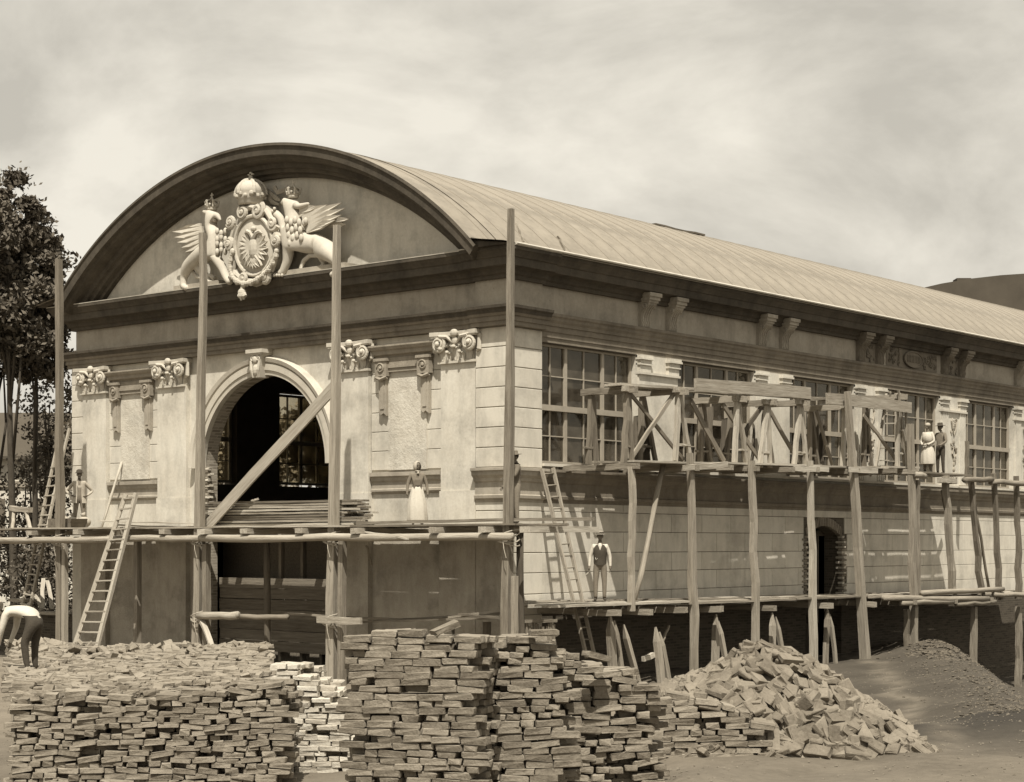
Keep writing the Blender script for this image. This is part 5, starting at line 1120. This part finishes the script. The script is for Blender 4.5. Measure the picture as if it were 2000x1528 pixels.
# tumbled heap on the right
def heap_right():
    rr = random.Random(21); D0 = 23.2; c = PD(1500, HY, D0); zg = .72; root = empty('brick_heap', (c.x, c.y, zg), 'tumbled cone of loose bricks beside the earth bank', 'brick heap')
    prof_l = stepf([(0, zs(1400, D0)), (.08, zs(1345, D0)), (.22, zs(1318, D0)), (.36, zs(1272, D0)), (.46, zs(1262, D0)), (.55, zs(1280, D0)), (.66, zs(1320, D0)), (.8, zs(1365, D0)), (.93, zs(1405, D0)), (1, zs(1440, D0))])
    l0 = (1268 - HX) / F * D0; l1 = (1782 - HX) / F * D0; items = []
    def hz(l, d):
        t = (l - l0) / (l1 - l0); tp = prof_l(max(0, min(1, t))); k = (d - D0) / 1.25
        return zg + max(0, tp - zg) * (1 - min(1, abs(k)) ** 1.3)
    core = MB(); n_ = 26
    for j in range(n_ + 1):
        for i in range(n_ + 1): l = l0 + (l1 - l0) * i / n_; d = D0 - 1.3 + 2.6 * j / n_; p = CAM + W_ * d + R_ * l; core.v.append((p.x, p.y, hz(l, d) - .10))
    core.f = [(j * (n_ + 1) + i, j * (n_ + 1) + i + 1, (j + 1) * (n_ + 1) + i + 1, (j + 1) * (n_ + 1) + i) for j in range(n_) for i in range(n_)]
    co = core.build('rubble_bed', 'brick_mid', root); co['kind'] = 'stuff'
    for q in range(620):
        l = l0 + (l1 - l0) * rr.random(); d = D0 + rr.uniform(-1.25, .5); h = hz(l, d); p = CAM + W_ * d + R_ * l; p.z = h + rr.uniform(-.05, .05)
        if h < zg + .02 and rr.random() < .6: continue
        gx = (hz(l + .1, d) - hz(l - .1, d)) / .2; gy = (hz(l, d + .1) - hz(l, d - .1)) / .2
        nrm = (Vector((0, 0, 1)) - R_ * gx - W_ * gy).normalized(); q_ = nrm.to_track_quat('Z', 'Y').to_matrix()
        M = (q_ @ Matrix.Rotation(rr.uniform(0, 6.28), 3, 'Z') @ Matrix.Rotation(rr.gauss(0, .3), 3, 'Y') @ Matrix.Rotation(rr.gauss(0, .45), 3, 'X')).to_4x4(); M.translation = p; M = M @ Matrix.Scale(1.12, 4); items.append((M, rr.randrange(8), d - .8 * p.z))
    items.sort(key=lambda q: q[2]); pack(root, [(a, b) for a, b, c in items], 'brick_grey')
    stack('low coursed row of bricks at the foot of the tumbled heap', 1235, 21.9, R(-2), 1.6, .45, stepf([(0, zs(1375, 21.9)), (.4, zs(1362, 21.9)), (.8, zs(1385, 21.9)), (1, zs(1420, 21.9))]), 'brick_mid', 9, .08, loose=.15)
heap_right()
# loose single bricks on and beside the stacks
for i, (px, py, d, rz, ry, lab) in enumerate(((870, 1227, 18.5, .5, -.35, 'single brick tipped on edge on top of the tall square stack'), (1062, 1236, 18.8, .1, 0, 'single dark brick lying on top of the wavy stack'), (1165, 1282, 19.2, .6, .25, 'brick tilted against the foot of the rung ladder'))):
    p = PD(px, py, d); o = inst('brick', BRK['brick'][i], p, None, (0, ry, A - math.pi / 2 + rz)); tag(o, lab, 'brick')
# wooden centering left on the heap
p = PD(470, 1362, 23.5); cen = empty('arch_centering', tuple(p), 'small bowed wooden arch frame lying on the left brick heap', 'frame')
m = MB(); m.tube([p + R_ * (.22 * math.cos(t) * 1.2) + Vector((0, 0, .02 + .16 * math.sin(t))) for t in [math.pi * (.05 + .9 * i / 12) for i in range(13)]], .03, 6); m.build('bow', 'wood_mid', cen)
for s in (-.1, .06): timber('upright', p + R_ * s + Vector((0, 0, -.06)), p + R_ * s + Vector((0, 0, .15)), .07, .03, 'wood', cen, seg=2)

# chips and straw on the spoil bank
rr = random.Random(5); m = MB()
for q in range(1700):
    al = rr.uniform(-1.5, 27) ; s = rr.gauss(.05, .55); P2 = PA + pd * al + pn * s; z = ground(P2.x, P2.y); c = Vector((P2.x, P2.y, z + .01)); r = rr.uniform(.025, .08) * (1 if al < 8 else .6)
    M = Matrix.Rotation(rr.uniform(0, 6), 3, 'Z') @ Matrix.Rotation(rr.uniform(-.8, .8), 3, 'X'); a = [c + M @ Vector(v) * r for v in ((-1, -.4, 0), (1, -.3, .1), (.8, .5, 0), (-.7, .4, .1), (.1, 0, .5))]
    m.add(a, [(0, 1, 4), (1, 2, 4), (2, 3, 4), (3, 0, 4)])
o = m.build('rubble_chips', 'rubble', fix=False); tag(o, 'broken chips and debris strewn along the earth bank', 'rubble', kind='stuff')
m = MB()
for q in range(9000):
    d = rr.uniform(17, 47); l = rr.uniform(-.30, .30) * d; c = CAM + W_ * d + R_ * l
    if -0.1 < c.x and c.y > -.1: continue
    c.z = ground(c.x, c.y); r = rr.uniform(.008, .024); M = Matrix.Rotation(rr.uniform(0, 6), 3, 'Z') @ Matrix.Rotation(rr.uniform(-.6, .6), 3, 'X'); a = [c + M @ Vector(v) * r for v in ((-1, -.5, 0), (1, -.4, .1), (.8, .6, 0), (-.7, .5, .1), (.1, 0, .7))]; m.add(a, [(0, 1, 4), (1, 2, 4), (2, 3, 4), (3, 0, 4)])
o = m.build('gravel', 'brick', fix=False); tag(o, 'small brick crumbs and stones scattered over the yard', 'gravel', kind='stuff')

# ------------------------------------------------------------------ trees
def tree(label, base, H, crown, n_leaf, ls, seed, mt='leaf', trunk_r=.18, forks=7, group=None, clear=.3):
    """crown: list of (dx, dy, z, rx, rz) lobes"""
    rr = random.Random(seed); root = empty('tree', base, label, 'tree', group); b = Vector(base); m = MB()
    lean = Vector((rr.uniform(-.5, .5), rr.uniform(-.5, .5), 0)); m.tube([b + lean * (t / 6) ** 2 + Vector((rr.uniform(-.08, .08), rr.uniform(-.08, .08), H * .92 * t / 6 - .3)) for t in range(7)], [trunk_r * (1.15 - t / 6.3) for t in range(7)], 8)
    tips = []
    for k_ in range(forks):
        lb = crown[k_ % len(crown)]; t = rr.uniform(clear, .75); a = b + lean * t * t + Vector((0, 0, H * .92 * t)); c = b + Vector((lb[0] + rr.uniform(-.6, .6) * lb[3], lb[1] + rr.uniform(-.6, .6) * lb[3], max(lb[2] + rr.uniform(-.4, .5) * lb[4], a.z - b.z + .5))); mid = a.lerp(c, .5) + Vector((rr.uniform(-.3, .3), rr.uniform(-.3, .3), rr.uniform(-.1, .4))); m.tube([a, mid, c], [trunk_r * .5 * (1 - t * .5), trunk_r * .3, .02], 6); tips.append((mid, c))
    m.build('trunk', 'bark', root, smooth=True); m = MB(); tot = sum(l[3] ** 2 * l[4] for l in crown)
    for lb in crown:
        nc = max(5, int(26 * (lb[3] ** 2 * lb[4] / tot) * 6))
        for _ in range(nc):
            th, u = rr.uniform(0, 6.283), rr.uniform(-1, 1); rad = rr.uniform(.35, 1.02) ** .6; h_ = math.sqrt(1 - u * u)
            cc = b + Vector((lb[0] + lb[3] * rad * h_ * math.cos(th), lb[1] + lb[3] * rad * h_ * math.sin(th), lb[2] + lb[4] * rad * u)); cr = rr.uniform(.25, .62) * min(1, lb[3] * .7)
            for _ in range(int(n_leaf / (nc * len(crown)))):
                v = Vector((rr.gauss(0, .55), rr.gauss(0, .55), rr.gauss(0, .36))) * cr; p = cc + v; n = Vector((rr.gauss(0, 1), rr.gauss(0, 1), rr.gauss(0, 1) + .5)).normalized(); a = n.orthogonal().normalized(); a = Matrix.Rotation(rr.uniform(0, 6.28), 3, n) @ a; c = n.cross(a); s = ls * rr.uniform(.6, 1.25)
                k_ = len(m.v); m.v += [tuple(p - a * s * .5), tuple(p + c * s * .28), tuple(p + a * s * .55), tuple(p - c * s * .28)]; m.f.append((k_, k_ + 1, k_ + 2, k_ + 3))
    m.build('crown', mt, root, fix=False)
def base_at(px, d): p = PD(px, HY, d); return (p.x, p.y, 0.0)
tree('tall dark poplar-like tree rising left of the hall roof', base_at(28, 62), 15.5, [(0, 0, 14.3, .9, 1.9), (.5, .2, 12.6, 1.3, 1.9), (.5, 0, 11.2, 1.5, 1.4), (-.8, .3, 12.0, 1.5, 2.0), (-1.4, 0, 13.6, 1.2, 2.2)], 34000, .21, 1, trunk_r=.15)
tree('slimmer tree with forked top standing against the hall eaves', base_at(66, 63.5), 13.8, [(.1, 0, 13.0, .75, 2.0), (.2, 0, 11.2, 1.0, 1.6), (.3, .2, 9.9, 1.1, .9)], 22000, .20, 2, trunk_r=.13)
tree('spindly young tree with bare crossed stems behind the first post', base_at(98, 66), 9.5, [(0, 0, 8.2, 1.1, 1.6), (.3, 0, 6.0, 1.0, 1.4)], 2600, .18, 3, trunk_r=.10, forks=11, clear=.15)
tree('leafy bush-like tree low behind the narrow ladder', base_at(60, 68), 7.0, [(0, 0, 5.0, 1.5, 1.7), (.5, 0, 3.0, 1.6, 1.3), (-.8, 0, 2.5, 1.4, 1.2)], 4200, .18, 4, 'leaf', trunk_r=.10, forks=9, clear=.1)
tree('low scrubby tree beside the dark low wall', base_at(84, 58.5), 3.6, [(0, 0, 2.4, 1.2, 1.0), (.4, 0, 1.2, 1.3, .8)], 4000, .15, 5, 'leaf', trunk_r=.07, forks=7, clear=.1)
tree('dark tree crowding the left edge behind the sawhorse', base_at(-14, 66), 12.0, [(0, 0, 11.6, 1.4, 1.8), (.2, 0, 10.4, 1.3, 1.2)], 8000, .2, 6, trunk_r=.15)
for i, (x, y, h, lab) in enumerate(((9.0, 23.5, 10, 'leafy tree beyond the hall, seen through its arch and left far window'), (15.5, 24.5, 11, 'leafy tree beyond the hall, seen through the far window right of its dark pier'), (22.5, 24, 11, 'leafy tree beyond the hall at its further windows'))):
    tree(lab, (x, y, 0), h, [(0, 0, h * .78, 2.6, 2.3), (.5, 0, h * .5, 3.0, 2.4), (-1.8, 0, h * .62, 2.3, 2.0), (1.9, 0, h * .66, 2.2, 2.0)], 16000, .24, 30 + i, 'leaf_pale', trunk_r=.2)

# ------------------------------------------------------------------ buildings in the distance
d_ = 92; p = PD(60, HY, d_); shed = empty('storage_shed', (p.x, p.y, 0), 'low shed with a dark pitched roof behind the trees on the left', 'shed')
def local_box(parent, c, e1, e2, a0, a1, b0, b1, z0, z1, name, mt):
    m = MB(); m.add([tuple(c + e1 * a + e2 * b + Vector((0, 0, z))) for z in (z0, z1) for b in (b0, b1) for a in (a0, a1)], [(0, 2, 3, 1), (4, 5, 7, 6), (0, 1, 5, 4), (2, 6, 7, 3), (0, 4, 6, 2), (1, 3, 7, 5)]); return m.build(name, mt, parent)
c = Vector((p.x, p.y, 0)); local_box(shed, c, R_, W_, -7, 4.5, 0, 6, -.2, 7.9, 'wall', 'plaster')
m = MB(); m.add([tuple(c + R_ * a + W_ * b + Vector((0, 0, z))) for a in (-7.4, 4.9) for b, z in ((-.6, 7.75), (3, 10.2), (6.6, 7.75), (6.6, 7.6), (3, 10.0), (-.6, 7.6))], [(0, 1, 7, 6), (1, 2, 8, 7), (2, 3, 9, 8), (3, 4, 10, 9), (4, 5, 11, 10), (5, 0, 6, 11), (0, 5, 4, 1), (1, 4, 3, 2), (6, 7, 10, 11), (7, 8, 9, 10)]); m.build('roof', 'roof_dark', shed)
for a in (-5, -2.4, .2, 2.6): local_box(shed, c, R_, W_, a, a + 1.1, -.04, .1, 3.2, 5.6, 'window', 'interior')
local_box(shed, c, R_, W_, -7, 4.5, -.12, .0, 6.2, 6.5, 'string_course', 'cement_dark')
# further hall whose dark roof rises behind the zinc roof
d_ = 128; c = PD(2010, HY, d_); c.z = 0; fh = empty('distant_hall', tuple(c), 'distant hall with a dark curved roof behind the zinc roof', 'building')
local_box(fh, c, R_, W_, -14, 18, 0, 34, -.5, 16.0, 'wall', 'plaster_grey'); m = MB(); n_ = 17
for b in (-.8, 34):
    for i in range(n_):
        t = i / (n_ - 1); a = -14.8 + 33.6 * t; m.v.append(tuple(c + R_ * a + W_ * b + Vector((0, 0, 15.6 + 6.8 * max(0, math.sin(math.pi * t)) ** .35))))
m.f = [(i, i + 1, n_ + i + 1, n_ + i) for i in range(n_ - 1)] + [tuple(range(n_))[::-1], tuple(range(n_, 2 * n_))]; rf = m.build('roof', 'roof_dark', fh)
a = PD(1883, 546, d_ - .3); m = MB(); m.add([tuple(a + R_ * u + W_ * v + Vector((0, 0, z))) for z in (-1.2, .1) for v in (0, 1.2) for u in (-.5, .5)], [(0, 2, 3, 1), (4, 5, 7, 6), (0, 1, 5, 4), (2, 6, 7, 3), (0, 4, 6, 2), (1, 3, 7, 5)]); m.build('roof_vent', 'roof_dark', rf)
local_box(fh, c, R_, W_, -14.4, 18.4, -.4, -.02, 15.0, 15.6, 'cornice', 'cornice_mid')
